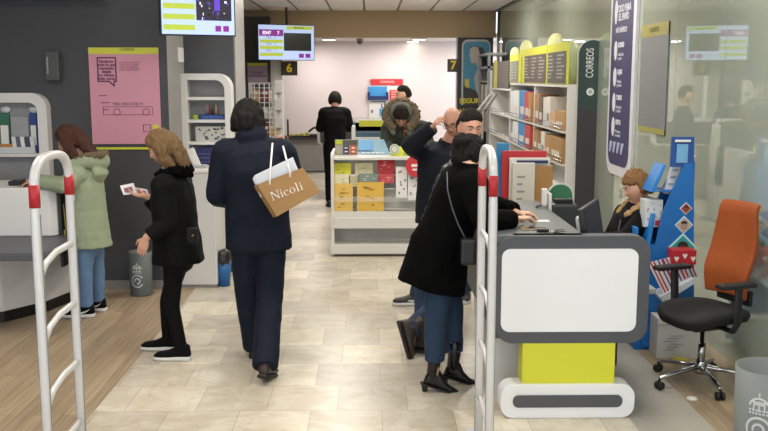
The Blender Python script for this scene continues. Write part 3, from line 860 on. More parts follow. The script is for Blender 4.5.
q = P(288, 130, 19.1)
t = thing('desk_lamp', (q.x, 19.1, a.z), 'thin dark lamp stand on the left end of the back counter', 'lamp')
part('stem', MB().tube([(q.x, 19.1, a.z + .01), (q.x, 19.1, a.z + .36)], .02), M('#4b3a30', .5), t)
part('lamp_base', MB().lathe([(.08, a.z + .001), (.08, a.z + .02), (0, a.z + .03)], (q.x, 19.1, 0)), BLACK, t)
q = P(314, 128, 19.1)
t = thing('desk_telephone', (q.x, 19.1, a.z), 'black telephone on the right end of the back counter', 'telephone')
part('phone_base', MB().box((q.x - .09, 19.0, a.z + .001), (q.x + .1, 19.18, a.z + .07), .015), BLACK, t)
part('handset', MB().tube([(q.x - .1, 19.08, a.z + .12), (q.x - .02, 19.08, a.z + .19), (q.x + .09, 19.08, a.z + .21), (q.x + .11, 19.08, a.z + .17)], .022), BLACK, t)

# white board with red header on the back wall
YN = YW - .03
def rect(s, px0, py0, px1, py1, Y, th=.02, m=0, bev=0):
    a, b = P(px0, py0, Y), P(px1, py1, Y); s.mi = m
    s.box((a.x, Y, b.z), (b.x, Y + th, a.z), bev)
    return a, b
t = thing('notice_board', (.4, YW, 1.0), 'white information board with red header on the back wall', 'board')
s = MB(); rect(s, 369, 84, 404, 124, YN); part('board', s, WHITE, t)
s = MB(); rect(s, 370.5, 79, 403, 85, YN - .02, .03); part('header', s, M('#cf3038', .5), t)
s = MB(); rect(s, 389.5, 90, 400.5, 101, YN - .01); part('notice', s, M('#d23a34', .5), t, label='red notice')
s = MB(); rect(s, 368.5, 86.5, 387, 97, YN - .015); s.mi = 1; rect(s, 367.5, 96, 388.5, 100, YN - .06, .05, 1); rect(s, 367.5, 92, 370, 97, YN - .05, .04, 1); rect(s, 386, 92, 388.5, 97, YN - .05, .04, 1)
part('leaflet_tray', s, [M('#3f93cf', .4), M('#1b2e66', .4)], t)
s = MB(); rect(s, 379.5, 108.5, 396, 116, YN - .01); part('blue_panel', s, M('#3fa0d8', .4), t)
text('CORREOS', .07, (P(387, 82, YN).x, YN - .025, P(387, 82, YN).z), FACE_CAM, PAPER, t)
text('LÍNEA', .13, (P(389, 106, YN).x, YN - .005, P(389, 106, YN).z), FACE_CAM, NAVYINK, t, bold=.004)
s = MB(); rect(s, 371, 110, 373, 113, YN - .005, .01); rect(s, 371, 101, 386, 102, YN - .005, .01); part('small_print', s, M('#6b6f80', .5), t)
for k in range(4):
    q = P(395, 92 + 2.4 * k, YN - .012); part('notice_line', MB().box((q.x - .08, YN - .014, q.z - .012), (q.x + .08, YN - .008, q.z + .012)), M('#eab0aa', .5), t)

# poster of a woman by number 7
YP = YB - .3
a, b = P(458, 37.5, YP), P(491, 175, YP)
t = thing('advertising_panel', ((a.x + b.x) / 2, YP, 0), 'tall dark advertising panel with a woman in profile on blue', 'poster')
part('panel', MB().box((a.x, YP, b.z), (b.x, YP + .06, a.z)), M('#2b2627', .5), t)
s = MB(); r0, r1 = P(462, 39.5, YP - .01), P(489.5, 105, YP - .01)
s.prism(rrect(r0.x, r1.z, r1.x, r0.z, .12, YP - .01, corners=(0, 0, 1, 1)), (0, .012, 0)); part('rim', s, M('#b9b7ba', .4), t)
s = MB(); r0, r1 = P(463.5, 41.5, YP - .015), P(488.5, 105, YP - .015)
s.prism(rrect(r0.x, r1.z, r1.x, r0.z, .10, YP - .015, corners=(0, 0, 1, 1)), (0, .008, 0)); part('blue_field', s, M('#4288a8', .5), t)
def poly(s, pts, Y, m=0, th=.003):
    s.mi = m; s.prism([P(x, y, Y) for x, y in pts], (0, th, 0))
s = MB()
YF = YP - .019
poly(s, [(463.5, 85), (470, 88), (478, 92), (489, 90), (489, 106), (463.5, 106)], YF + .001, 0)
poly(s, [(476, 46), (483, 48), (486, 56), (484, 66), (481, 68), (477, 60), (470, 47)], YF, 1)
poly(s, [(470, 49), (473, 46.5), (478, 47), (480, 54), (479, 60), (475, 63), (472, 63.5), (470.5, 61), (470.5, 57), (469, 56), (470, 53)], YF - .003, 2)
poly(s, [(475, 62), (479, 59), (482, 66), (488, 72), (488.5, 96), (479, 98), (476, 90), (474, 78), (476, 72), (478, 69)], YF - .002, 3)
poly(s, [(484, 58), (487, 60), (488, 64), (485, 66), (483, 64)], YF - .004, 1)
poly(s, [(465, 79), (469, 79), (469, 88), (465, 87)], YF - .004, 4)
part('illustration', s, [M('#35302f', .5), M('#3b3437', .5), M('#b3aaa6', .5), M('#a8a4a6', .5), M('#c2b23c', .5)], t)
text('SEGUROS', .13, (P(473.5, 101, YP).x, YP - .03, P(474, 101, YP).z), FACE_CAM, M('#cbbf32', .5), t, bold=.005)
text('HOGAR', .13, (P(471, 111.5, YP).x, YP - .03, P(474, 111.5, YP).z), FACE_CAM, M('#cbbf32', .5), t, bold=.005)

# ================================================================ REAR SERVICE DESK WITH ROUNDED SCREEN
YS = 14.7
t = thing('service_desk', (-.1, YS, 0), 'rear service desk with rounded white-rimmed dark screen, where the man in black stands', 'desk')
a, b = P(317, 119, YS), P(400, 146, YS)
part('front_screen', MB().prism(rrect(a.x, b.z, b.x, a.z, .10, YS), (0, .08, 0)), WHITE, t)
c1, c2 = P(320, 122, YS), P(396, 143.5, YS)
part('screen_inset', MB().prism(rrect(c1.x, c2.z, c2.x, c1.z, .06, YS - .012), (0, .02, 0)), M('#4b4b4d', .5), t)
part('top', MB().box((a.x + .05, YS + .05, a.z - .06), (b.x, YS + .9, a.z - .02)), M('#77777a', .4), t)
part('pedestal', MB().box((a.x + .35, YS + .1, 0), (b.x - .3, YS + .5, b.z + .02)), M('#8e8d8c', .5), t)

# ================================================================ MIDDLE KIOSK (behind the white one)
YK = 12.2
t = thing('display_stand', (0, YK, 0), 'smaller display stand with yellow header behind the white kiosk', 'display stand')
a, b = P(353, 131, YK), P(389, 165, YK)
part('side_panel', MB().prism(rrect(a.x - .02, .0, a.x + .03, a.z + .06, .02, YK), (0, .5, 0)), WHITE, t)
part('side_panel', MB().prism(rrect(b.x - .03, .0, b.x + .02, a.z + .06, .02, YK), (0, .5, 0)), WHITE, t)
part('back_panel', MB().box((a.x, YK + .3, 0), (b.x, YK + .33, P(0, 124, YK).z)), M('#4d6478', .5), t)
for py in (138, 148): part('shelf_board', MB().box((a.x, YK + .02, P(0, py, YK).z - .025), (b.x, YK + .3, P(0, py, YK).z)), LAMW, t)
h0, h1 = P(359, 120.5, YK + .3), P(382.5, 126.5, YK + .3)
part('header_sign', MB().box((h0.x, YK + .28, h1.z), (h1.x, YK + .3, h0.z)), M('#b6b42e', .5), t, label='yellow header')
part('header_rim', MB().box((h0.x - .05, YK + .3, h1.z - .06), (h1.x + .12, YK + .32, h0.z + .02)), LAMW, t)
s = MB(); q0, q1 = P(356, 133, YK + .1), P(386, 146, YK + .1)
s.box((q0.x, YK + .1, q1.z), (q1.x, YK + .14, q0.z)); part('leaflet_panel', s, M('#35505f', .5), t)

# ================================================================ WHITE KIOSK
Y0 = 10.0
t = thing('display_kiosk', (.15, 10.4, 0), 'low white display kiosk with envelopes and leaflets in the middle of the hall', 'display kiosk')
xl, xr = P(331, 200, Y0).x, .80
zt, zm1, zm2, zm3 = P(0, 158, Y0).z, P(0, 218, Y0).z, P(0, 230, Y0).z, P(0, 245, Y0).z
KW = M('#d6d4cf', .35, var=.01)
part('side_panel', MB().prism([V((xl, p.x, p.z)) for p in rrect(Y0 - .02, .0, Y0 + .75, zt + .05, .05)], (.035, 0, 0)), KW, t, bev=.004)
part('side_panel', MB().prism([V((xr, p.x, p.z)) for p in rrect(Y0 - .02, .0, Y0 + .75, zt + .05, .05)], (.035, 0, 0)), KW, t, bev=.004)
#part('sloped_back', MB().prism([(xl + .035, Y0 + .12, zm1), (xl + .035, Y0 + .15, zm1), (xl + .035, Y0 + .33, zt - .03), (xl + .035, Y0 + .30, zt - .03)], (xr - xl - .035, 0, 0)), KW, t)
part('inner_panel', MB().box((xl + .035, Y0 + .21, zm1), (xr, Y0 + .23, zt - .03)), KW, t)
part('top', MB().box((xl + .035, Y0 + .02, zt - .03), (xr, Y0 + .75, zt), .006), KW, t)
part('lower_ledge', MB().box((xl + .035, Y0 - .03, zm2 + .01), (xr, Y0 + .75, zm1), .008), KW, t)
part('front_apron', MB().box((xl + .035, Y0 - .01, zm1 - .01), (xr, Y0 + .01, P(0, 212, Y0).z)), KW, t)
part('recess_panel', MB().box((xl + .035, Y0 + .22, zm3 - .03), (xr, Y0 + .25, zm2 + .02)), M('#b9b8b5', .4), t)
part('base', MB().box((xl - .01, Y0 - .04, .03), (xr + .05, Y0 + .75, zm3), .01), KW, t)
part('plinth', MB().box((xl + .01, Y0 + .0, 0), (xr, Y0 + .72, .03)), M('#55504b', .5), t)
for z_ in (P(0, 200, Y0).z,):
    part('clear_lip', MB().box((xl + .035, Y0 - .005, z_ - .03), (xr, Y0, z_ + .03)), M('#e8e8e8', .1, alpha=.14), t)
for z_ in (P(0, 176, Y0).z, P(0, 190, Y0).z, P(0, 211, Y0).z):
    part('pocket_shelf', MB().box((xl + .035, Y0 + .10, z_ - .012), (xr, Y0 + .2, z_)), KW, t)
def pack(name, px0, py0, px1, py1, Y, col, label, cat, mark=None, th=.02, group=None, lean=.03):
    a, b = P(px0, py0, Y), P(px1, py1, Y)
    s = MB()
    def wp(x, z, d): return V((x, Y + d + lean * (z - b.z) / max(.01, a.z - b.z), z))
    s._add([wp(a.x, b.z, 0), wp(b.x, b.z, 0), wp(b.x, a.z, 0), wp(a.x, a.z, 0), wp(a.x, b.z, th), wp(b.x, b.z, th), wp(b.x, a.z, th), wp(a.x, a.z, th)],
           [[0, 1, 2, 3], [7, 6, 5, 4], [0, 4, 5, 1], [1, 5, 6, 2], [2, 6, 7, 3], [3, 7, 4, 0]])
    mats = [M(col, .55, var=.03)]
    if mark:
        mats.append(M(mark, .5)); s.mi = 1
        rr = random.Random(hash((px0, py0)) % 1000)
        W, H_ = b.x - a.x, a.z - b.z
        for k in range(7):
            u, v = .12 + .6 * rr.random(), .12 + .7 * rr.random()
            uw, vh = .08 + .14 * rr.random(), .03 + .06 * rr.random()
            x0_, x1_, z0_, z1_ = a.x + u * W, a.x + (u + uw) * W, b.z + v * H_, b.z + (v + vh) * H_
            s._add([wp(x0_, z0_, -.002), wp(x1_, z0_, -.002), wp(x1_, z1_, -.002), wp(x0_, z1_, -.002)], [[0, 1, 2, 3]])
    return s.build(name, mats, None, label, cat, group)
pack('envelope_pack', 333.5, 163.5, 351, 176, Y0 + .1, '#d6d22e', 'bright yellow envelope pack in the top row of the white kiosk', 'envelope', '#a9a32a')
pack('envelope_pack', 355, 163, 373, 176, Y0 + .1, '#cfc9a2', 'cream envelope pack in the top row of the white kiosk', 'envelope', '#a8a27e')
pack('leaflet', 377.5, 160, 394.5, 173, Y0 + .12, '#c22f3a', 'red leaflet with white marks, upper of two on the white kiosk', 'leaflet', '#e6b4b4')
pack('leaflet', 379, 174, 394, 183, Y0 + .06, '#b53640', 'red leaflet lower on the white kiosk, under the upper red one', 'leaflet', '#e0a4a4')
pack('envelope_pack', 332.5, 174.5, 349, 189, Y0 + .06, '#d5cfae', 'pale envelope pack in the middle row, left, of the white kiosk', 'envelope', '#b4ae8c')
pack('envelope_pack', 350, 176, 358, 187, Y0 + .06, '#b4ad8c', 'small beige pack in the middle row of the white kiosk', 'envelope', '#948d6c')
pack('cardboard_box', 358.5, 174, 378, 182, Y0 + .05, '#7d8c84', 'grey-green box in the middle row of the white kiosk', 'box', '#c9d0c9', th=.09, lean=0)
pack('envelope_pack', 332, 184, 353, 211, Y0 + .02, '#d9b45a', 'mustard padded envelope at the left of the bottom row of the kiosk', 'envelope', '#a88124')
pack('envelope_pack', 357, 182.5, 384, 211, Y0 + .02, '#d6ae48', 'wide mustard padded envelope in the bottom row of the kiosk', 'envelope', '#a07a1e')
pack('leaflet', 396, 167, 407, 198, Y0 + .05, '#e2e0de', 'white printed card, left of two on the right of the kiosk', 'leaflet', '#77727a')
pack('leaflet', 408, 167, 420, 200, Y0 + .05, '#dedcdc', 'white printed card, right of two on the right of the kiosk', 'leaflet', '#8a8690')
pack('leaflet', 423, 167, 440, 200, Y0 + .05, '#d5d2d0', 'white printed sheet behind the bald man on the kiosk', 'leaflet', '#8a8690')
s = MB(); q = P(417, 166, Y0 + .0); s.prism([(q.x + .125 * math.cos(k * PI / 14), Y0 + .01, q.z + .125 * math.sin(k * PI / 14)) for k in range(28)], (0, .02, 0))
s.mi = 1; s.box((q.x - .06, Y0 + .007, q.z - .01), (q.x + .06, Y0 + .011, q.z + .02)); s.box((q.x - .05, Y0 + .007, q.z - .05), (q.x + .04, Y0 + .011, q.z - .03))
s.build('round_sign', [M('#c5323c', .5), PAPER], None, 'round red sign on the front of the kiosk beside the bald man', 'sign')
# on the kiosk top
YT2 = Y0 + .35
a, b = P(335, 140, YT2), P(357.5, 157.5, YT2)
t = thing('leaflet_holder', ((a.x + b.x) / 2, YT2, zt), 'leaflet holder with lime, grey, purple and orange panels on the kiosk top', 'leaflet holder')
s = MB(); s.box((a.x, YT2 + .03, zt + .001), (b.x, YT2 + .06, a.z)); part('holder_back', s, M('#a3a08c', .5), t)
def hp(u0, v0, u1, v1, col, name='leaflet_panel', d=0.0):
    W, H_ = b.x - a.x, a.z - zt
    part(name, MB().box((a.x + u0 * W, YT2 + .018 - d, zt + .002 + v0 * H_), (a.x + u1 * W, YT2 + .03 - d, zt + .002 + v1 * H_)), M(col, .5), t)
hp(.02, .68, .32, .98, '#b9c23a'); hp(.35, .66, .98, .98, '#55544a'); hp(.02, .02, .3, .62, '#a9a792'); hp(.36, .05, .62, .6, '#3b3358'); hp(.68, .05, .95, .6, '#c25a2e')
hp(.42, .4, .56, .5, '#d8d4dc', d=.004); hp(.74, .15, .88, .25, '#e8d8cc', d=.004); hp(.42, .15, .56, .25, '#d8d4dc', d=.004); hp(.74, .4, .88, .5, '#e8d8cc', d=.004)
a, b = P(358, 141, YT2 + .1), P(387, 157, YT2)
t = thing('parcel_box', ((a.x + b.x) / 2, YT2 + .2, zt), 'flat blue parcel box with a darker blue square on the kiosk top', 'box')
sl = [(a.x, YT2, zt + .001), (b.x + .04, YT2, zt + .001), (b.x - .03, YT2 + .35, zt + .15), (a.x, YT2 + .35, zt + .15)]
part('box_body', MB().prism(sl, (0, .03, -.0)), M('#6f98ac', .5), t)
part('blue_square', MB().prism([(a.x + .005, YT2 + .08 - .002, zt + .045), (a.x + .17, YT2 + .08 - .002, zt + .045), (a.x + .17, YT2 + .33 - .002, zt + .147), (a.x + .005, YT2 + .33 - .002, zt + .147)], (0, .003, 0)), M('#2583b8', .5), t)
s = MB()
for k in range(5): s.box((a.x + .04 + .055 * k, YT2 - .004, zt + .018), (a.x + .08 + .055 * k, YT2 + .004, zt + .03))
part('print', s, PAPER, t)
a, b = P(390, 146.5, Y0 + .25), P(432, 159, Y0 + .25)
t = thing('tabletop_sign', ((a.x + b.x) / 2, Y0 + .25, zt), 'lime yellow sign with a round white badge on the kiosk top', 'sign')
part('sign_board', MB().prism([(a.x, Y0 + .2, zt + .001), (b.x, Y0 + .2, zt + .001), (b.x, Y0 + .26, a.z), (a.x + .02, Y0 + .26, a.z)], (0, .015, 0)), M('#ccd335', .5), t)
q = P(394.5, 149, Y0 + .2)
part('badge', MB().prism([(q.x + .055 * math.cos(k * PI / 12), Y0 + .185, q.z + .055 * math.sin(k * PI / 12)) for k in range(24)], (0, .01, 0)), M('#d5d8cc', .5), t)
part('badge_ring', MB().ring([(q.x + .042 * math.cos(k * PI / 12), Y0 + .182, q.z + .042 * math.sin(k * PI / 12)) for k in range(24)], [(q.x + .034 * math.cos(k * PI / 12), Y0 + .182, q.z + .034 * math.sin(k * PI / 12)) for k in range(24)], (0, .004, 0)), M('#8d9a70', .5), t)
text('GRATIS', .055, (P(411, 154, Y0 + .2).x, Y0 + .205, P(411, 154, Y0 + .2).z), Matrix.Rotation(R(0), 4, 'Z') @ Matrix.Rotation(R(62), 4, 'X'), M('#6f7a30', .5), t)

# ================================================================ SHELVING ALONG THE GLASS WALL
SX = 2.19
SH = M('#d4d2cd', .4, var=.01)
def shelf_unit(y0, y1, label, boards, top=1.845, dep=.29, endpanel=True):
    t = thing('shelving_unit', (SX + dep / 2, (y0 + y1) / 2, 0), label, 'shelving')
    part('back_panel', MB().box((SX + dep - .02, y0, 0.0), (SX + dep, y1, top)), SH, t)
    for yy in (y0, y1 - .03): part('side_panel', MB().box((SX, yy, 0), (SX + dep - .02, yy + .03, top), .003), SH, t)
    part('top', MB().box((SX - .01, y0, top), (SX + dep, y1, top + .03), .003), SH, t)
    for z in boards:
        part('shelf_board', MB().box((SX - .04, y0 + .03, z - .022), (SX + dep - .02, y1 - .03, z)), SH, t)
        part('wire_rail', MB().tube([(SX - .045, y0 + .03, z + .03), (SX - .045, y1 - .03, z + .03)], .006, 8).tube([(SX - .045, y0 + .03, z + .07), (SX - .045, y1 - .03, z + .07)], .005, 8), CHROME, t)
    return t
boards = [1.36, .99, .60, .2]
shelf_unit(10.25, 12.3, 'white shelving unit nearest the camera, just behind the dark green pylon', boards)
shelf_unit(12.32, 14.4, 'white shelving unit behind the nearest one along the glass wall', boards)
shelf_unit(14.45, 16.6, 'dim shelving unit farthest along the glass wall', boards, top=1.75)
# headers
def header(y0, y1, zb_, zt_, label, kind):
    t = thing('shelf_header', (SX, (y0 + y1) / 2, zb_), label, 'sign')
    r = .17 if kind != 2 else .15
    # rounded bump at the far end
    part('header_board', MB().box((SX - .012, y0, zb_), (SX + .012, y1, zt_), .002), YEL, t)
    ry_ = (.40, .44, .36)[kind]
    pts = [(SX - .013, y1 - ry_ + ry_ * math.cos(a), zt_ - .005 + r * .75 * math.sin(a)) for a in [PI * k / 14 for k in range(15)]]
    part('rounded_tab', MB().prism(pts, (.026, 0, 0)), M('#dcdfa0', .5), t)
    cols = {0: '#55564e', 1: '#5b4d46', 2: '#7a8078'}[0 if kind == 0 else 1 if kind == 1 else 2]
    ya, yb = y0 + .03, y1 - (.46 if kind == 1 else .06)
    part('info_panel', MB().box((SX - .016, ya, zb_ + .01), (SX - .010, yb, zt_ - .10)), M(cols, .5), t)
    s = MB(); rr = random.Random(kind + 3)
    n = 3 if kind == 1 else 2
    for c_ in range(n):
        wc = (yb - ya) / n
        for k in range(7):
            z = zt_ - .15 - k * .042
            if z < zb_ + .03: break
            l = wc * (.35 + .45 * rr.random())
            s.box((SX - .018, yb - c_ * wc - .03 - l, z), (SX - .0155, yb - c_ * wc - .03, z + .016))
    part('print', s, M('#a9a69c', .5), t)
    return t
header(10.27, 11.42, 1.88, 2.35, 'yellow-topped shelf header with a grey-green info panel beside the pylon', 0)
h_long = header(11.45, 13.52, 1.88, 2.35, 'long yellow-topped shelf header with a brown info panel', 1)
header(13.6, 14.45, 1.88, 2.30, 'short yellow shelf header with rounded top, farthest of the row', 2)
text('EMBALAJES', .075, (SX - .02, 13.3, 2.06), FACE_LEFT @ Matrix.Rotation(PI / 2, 4, 'Z'), INK, h_long)
# boxes and binders
rr = random.Random(5)
def upright_goods(y0, y1, z, names, hmax=.24):
    y = y0; i = 0
    tot = sum(n_[3] + .008 for n_ in names); sc_ = (y1 - y0) / tot
    for nm, cat, col, wd, h, lab in names:
        wd = wd * sc_ - .004; h *= 1.34
        dx = -.035 + rr.random() * .03
        s = MB(); s.box((SX + dx, y, z + .001), (SX + .24, y + wd, z + .001 + h), .003); s.mi = 1
        s.box((SX + dx - .002, y + wd * .2, z + h * .2), (SX + dx + .001, y + wd * .8, z + h * .45))
        s.build(nm, [M(col, .6, var=.06), M('#cfcac0' if col != '#d8d5cf' else '#8d8a86', .5)], None, lab, cat)
        y += wd + .008
B = 'book'
upright_goods(10.3, 12.26, 1.36, [
  ('parcel_bundle', 'parcel', '#b9905c', .34, .16, 'stack of brown folded parcels jutting at the near end of the top shelf'),
  ('flat_envelope', 'envelope', '#c9a77a', .20, .14, 'light brown envelope stack beside the brown parcels on the top shelf'),
  ('document_box', 'box', '#d8d5cf', .16, .27, 'white document box standing on the top shelf, nearer of two'),
  ('document_box', 'box', '#d3d0c9', .14, .26, 'white document box standing on the top shelf, farther of two'),
  ('document_box', 'box', '#6b5c52', .16, .26, 'dark brown document box on the top shelf'),
  ('document_box', 'box', '#a8794a', .2, .28, 'tan cardboard document box on the top shelf')])
upright_goods(12.37, 14.35, 1.36, [
  ('document_box', 'box', '#b5864f', .12, .29, 'narrow tan box between the dark and the red box on the top shelf'),
  ('document_box', 'box', '#c5483f', .24, .30, 'red document box on the top shelf'),
  ('document_box', 'box', '#3f86c0', .34, .31, 'blue document box on the top shelf'),
  ('document_box', 'box', '#d7d6d3', .30, .30, 'white document box at the far end of the top shelf'),
  ('document_box', 'box', '#c4cdd2', .2, .29, 'pale blue-grey document box at the far end of the top shelf')])
upright_goods(10.3, 12.26, .99, [
  ('parcel_bundle', 'parcel', '#a98350', .50, .21, 'big block of brown folded parcels on the second shelf'),
  ('parcel_bundle', 'parcel', '#b28b55', .22, .20, 'smaller brown parcel block beside the big one on the second shelf'),
  ('document_box', 'box', '#d8d5cf', .16, .22, 'white document box on the second shelf'),
  ('document_box', 'box', '#8a6a48', .2, .22, 'brown document box on the second shelf'),
  ('document_box', 'box', '#a87d4c', .2, .22, 'light brown document box on the second shelf')])
upright_goods(12.37, 14.35, .99, [
  ('document_box', 'box', '#b8403c', .25, .24, 'red document box on the second shelf'),
  ('document_box', 'box', '#3b82bd', .35, .25, 'blue document box on the second shelf'),
  ('document_box', 'box', '#cfd2d4', .3, .24, 'white document box on the second shelf at the far end'),
  ('document_box', 'box', '#8c8f96', .2, .22, 'grey document box on the second shelf at the far end')])
for k, (col, dz) in enumerate((('#23252b', 0), ('#d9d6d2', .036), ('#2a2d36', .066), ('#dcdad6', .10))):
    MB().box((SX - .07 + .01 * k, 10.32, .605 + dz), (SX + .2, 11.25 - .05 * k, .605 + dz + .026), .003).build('folder', M(col, .5), None, ['black folder at the bottom of the flat pile on the third shelf', 'white folder second from the bottom of the flat pile', 'black folder third in the flat pile', 'white folder on top of the flat pile on the third shelf'][k], 'folder')
for k in range(5):
    MB().box((SX - .03, 10.32, .205 + .045 * k), (SX + .22, 11.3 - .04 * k, .205 + .045 * k + .04), .006).build('flat_envelope', M(['#bda171', '#c7ab78', '#b39362', '#c9b184', '#bb9c68'][k], .6), None, 'flat padded envelope in the pile low on the nearest shelving', 'envelope', 'padded envelopes piled low on the shelving')
# large flat boxes standing in front of the shelving, behind the woman's hands
def bigflat(px0, py0, px1, py1, Y, col, label, deep=.06, mark=None):
    a, b = P(px0, py0, Y), P(px1, py1, Y)
    s = MB().box((a.x, Y, b.z), (b.x, Y + deep, a.z), .004)
    mats = [M(col, .5, var=.04)]
    if mark:
        s.mi = 1; mats.append(M(mark, .5)); W, H_ = b.x - a.x, a.z - b.z
        for k in range(4): s.box((a.x + .2 * W, Y - .002, b.z + (.25 + .15 * k) * H_), (a.x + (.45 + .1 * (k % 2)) * W, Y + .001, b.z + (.29 + .15 * k) * H_))
    return mats, s
t = thing('floor_rack', (1.35, 7.2, 0), 'low white rack holding large red-edged and white flat boxes behind the front desk', 'rack')
part('rack_base', MB().box((.88, 7.16, 0), (1.62, 7.6, .80), .01), SH, t)
part('rack_rail', MB().tube([(.9, 7.16, .95), (1.6, 7.16, .95)], .006), CHROME, t)
for (px0, py0, px1, py1, Y, col, label, mk) in (
    (502.5, 151, 545, 212, 7.42, '#b52a30', 'large red flat box standing at the back of the low rack', '#e3c6c0'),
    (510, 158, 549, 212, 7.35, '#d9d5cd', 'large white flat box in front of the red one in the low rack', '#a09a92'),
    (513, 163, 534, 212, 7.29, '#d2cdc3', 'white flat box with a tall narrow front in the low rack', '#9a948c'),
    (531, 166, 552, 212, 7.32, '#a97f4b', 'plain kraft flat box at the right of the low rack', None),
    (497, 143, 508, 212, 7.5, '#2f83b5', 'blue flat box behind the red one in the low rack', None)):
    mats, s = bigflat(px0, py0, px1, py1, Y, col, label, .04, mk)
    s.build('flat_box', mats, None, label, 'box')
a = P(517, 160.5, 7.33); b = P(548, 163, 7.33)
MB().box((a.x, 7.325, b.z), (b.x, 7.345, a.z)).build('box_sleeve', NAVYINK, None, 'dark blue strip across the top of the white flat box', 'strip')

# yellow/other signs on far shelf
t = thing('shelf_header', (SX, 15.5, 1.78), 'dark and yellow sign board above the farthest shelving', 'sign')
part('header_board', MB().box((SX - .01, 14.6, 1.78), (SX + .01, 16.5, 2.22)), M('#57514c', .5), t)
part('yellow_edge', MB().box((SX - .014, 15.9, 1.78), (SX - .008, 16.3, 2.25)), M('#c6c63e', .5), t)
t = thing('metal_shelf', (2.3, 17.4, 0), 'grey metal shelf frame at the far end of the glass wall', 'shelf')
for z in (2.12, 2.36): part('rail', MB().box((2.12, 16.7, z), (2.46, 18.1, z + .04)), M('#9a9c9e', .4, .3), t)
for yy in (16.7, 18.05): part('upright', MB().box((2.12, yy, 0), (2.17, yy + .05, 2.36)), M('#8a8c8e', .4, .3), t)
for z in (.5, 1.0, 1.5, 1.9): part('shelf_board', MB().box((2.14, 16.7, z - .03), (2.46, 18.1, z)), M('#9a9894', .5), t)
for k in range(4):
    y = 16.8 + k * .3
    for j, z in enumerate((1.0, 1.5)):
        c_ = rr.choice(['#8f887e', '#c9c6be', '#5b5650', '#bcb33c', '#7d6b56', '#4a4f58'])
        MB().box((2.16, y, z + .001), (2.4, y + .26, z + .33), .004).build('archive_box', M(c_, .6), None, 'archive box standing in the grey metal shelf by the far glass wall', 'box', 'archive boxes in the far metal shelf')
# tall yellow/white strips seen between
for k, (px0, py0, px1, py1, col, lab) in enumerate(((497, 63, 501, 140, '#c6c840', 'tall narrow yellow sign strip at the end of the far shelving'), (490, 70, 495, 110, '#bdbcba', 'tall narrow grey post at the end of the far shelving'))):
    a, b = P(px0, py0, 16.65), P(px1, py1, 16.65)
    MB().box((a.x, 16.63, 0), (b.x, 16.67, a.z), .004).build('sign_strip', M(col, .5), None, lab, 'sign')
# magazine fan near poster
q0, q1 = P(477, 110, 15), P(494, 98, 15)
t = thing('magazine_holder', ((q0.x + q1.x) / 2, 15, q0.z), 'tilted grey holder of magazines beside the advertising panel', 'holder')
for k in range(4):
    part('magazine', MB().prism([(q0.x + .05 * k, 15 + .02 * k, q0.z), (q0.x + .05 * k + .03, 15 + .02 * k, q0.z), (q1.x + .04 * k - .05, 15 + .02 * k, q1.z + .06), (q1.x + .04 * k - .08, 15 + .02 * k, q1.z + .06)], (0, .015, 0)), M(['#c2bfb9', '#8f8b86', '#cdcac4', '#77726d'][k], .5), t)
part('post', MB().tube([(q0.x + .1, 15.05, 0), (q0.x + .1, 15.05, q0.z)], .02), GREYP, t)

# ================================================================ DARK GREEN PYLON
Y1 = 10.15
a, b = P(579.5, 40, Y1), P(600.5, 230, Y1)
t = thing('sign_pylon', ((a.x + b.x) / 2, Y1, 0), 'dark green pylon with rounded top reading CORREOS', 'sign')
wv = b.x - a.x
part('pylon_rim', MB().prism(rrect(a.x - .004, 0, b.x + .02, a.z + .006, wv * .5, Y1 + .01, n=10, corners=(0, 0, 1, 1)), (0, .05, 0)), M('#c9cbc8', .4), t)
part('pylon_lower', MB().box((a.x, Y1 - .004, 0), (b.x, Y1 + .012, P(0, 106, Y1).z)), M('#37343a', .5), t)
zc = P(0, 106, Y1).z
o = [V((a.x, Y1 - .006, zc))] + [V((a.x + wv * u, Y1 - .006, zc - .05 * math.sin(PI * u) ** .5)) for u in [k / 10 for k in range(1, 10)]] + [V((b.x, Y1 - .006, zc))]
o += [V((b.x - wv / 2 + wv / 2 * math.cos(k * PI / 14), Y1 - .006, a.z - wv / 2 + wv / 2 * math.sin(k * PI / 14))) for k in range(15)]
part('pylon_face', MB().prism(o, (0, .02, 0)), M('#2b3d3a', .4, var=.02), t, label='dark green rounded face')
text('CORREOS', .115, (P(590, 63, Y1).x, Y1 - .009, P(590, 63, Y1).z), FACE_CAM @ Matrix.Rotation(PI / 2, 4, 'Z'), M('#d5d8d6', .4), t, sx=.62, bold=.001)
q = P(590, 91.8, Y1)
part('emblem', MB().prism([(q.x + .042 * math.cos(k * PI / 12), Y1 - .009, q.z + .042 * math.sin(k * PI / 12)) for k in range(24)], (0, .004, 0)), M('#d5d8d6', .4), t)
part('emblem_mark', MB().ring([(q.x + .016 * math.cos(k * PI / 8), Y1 - .011, q.z + .016 * math.sin(k * PI / 8)) for k in range(16)], [(q.x + .009 * math.cos(k * PI / 8), Y1 - .011, q.z + .009 * math.sin(k * PI / 8)) for k in range(16)], (0, .003, 0)), M('#2b3d3a', .4), t)

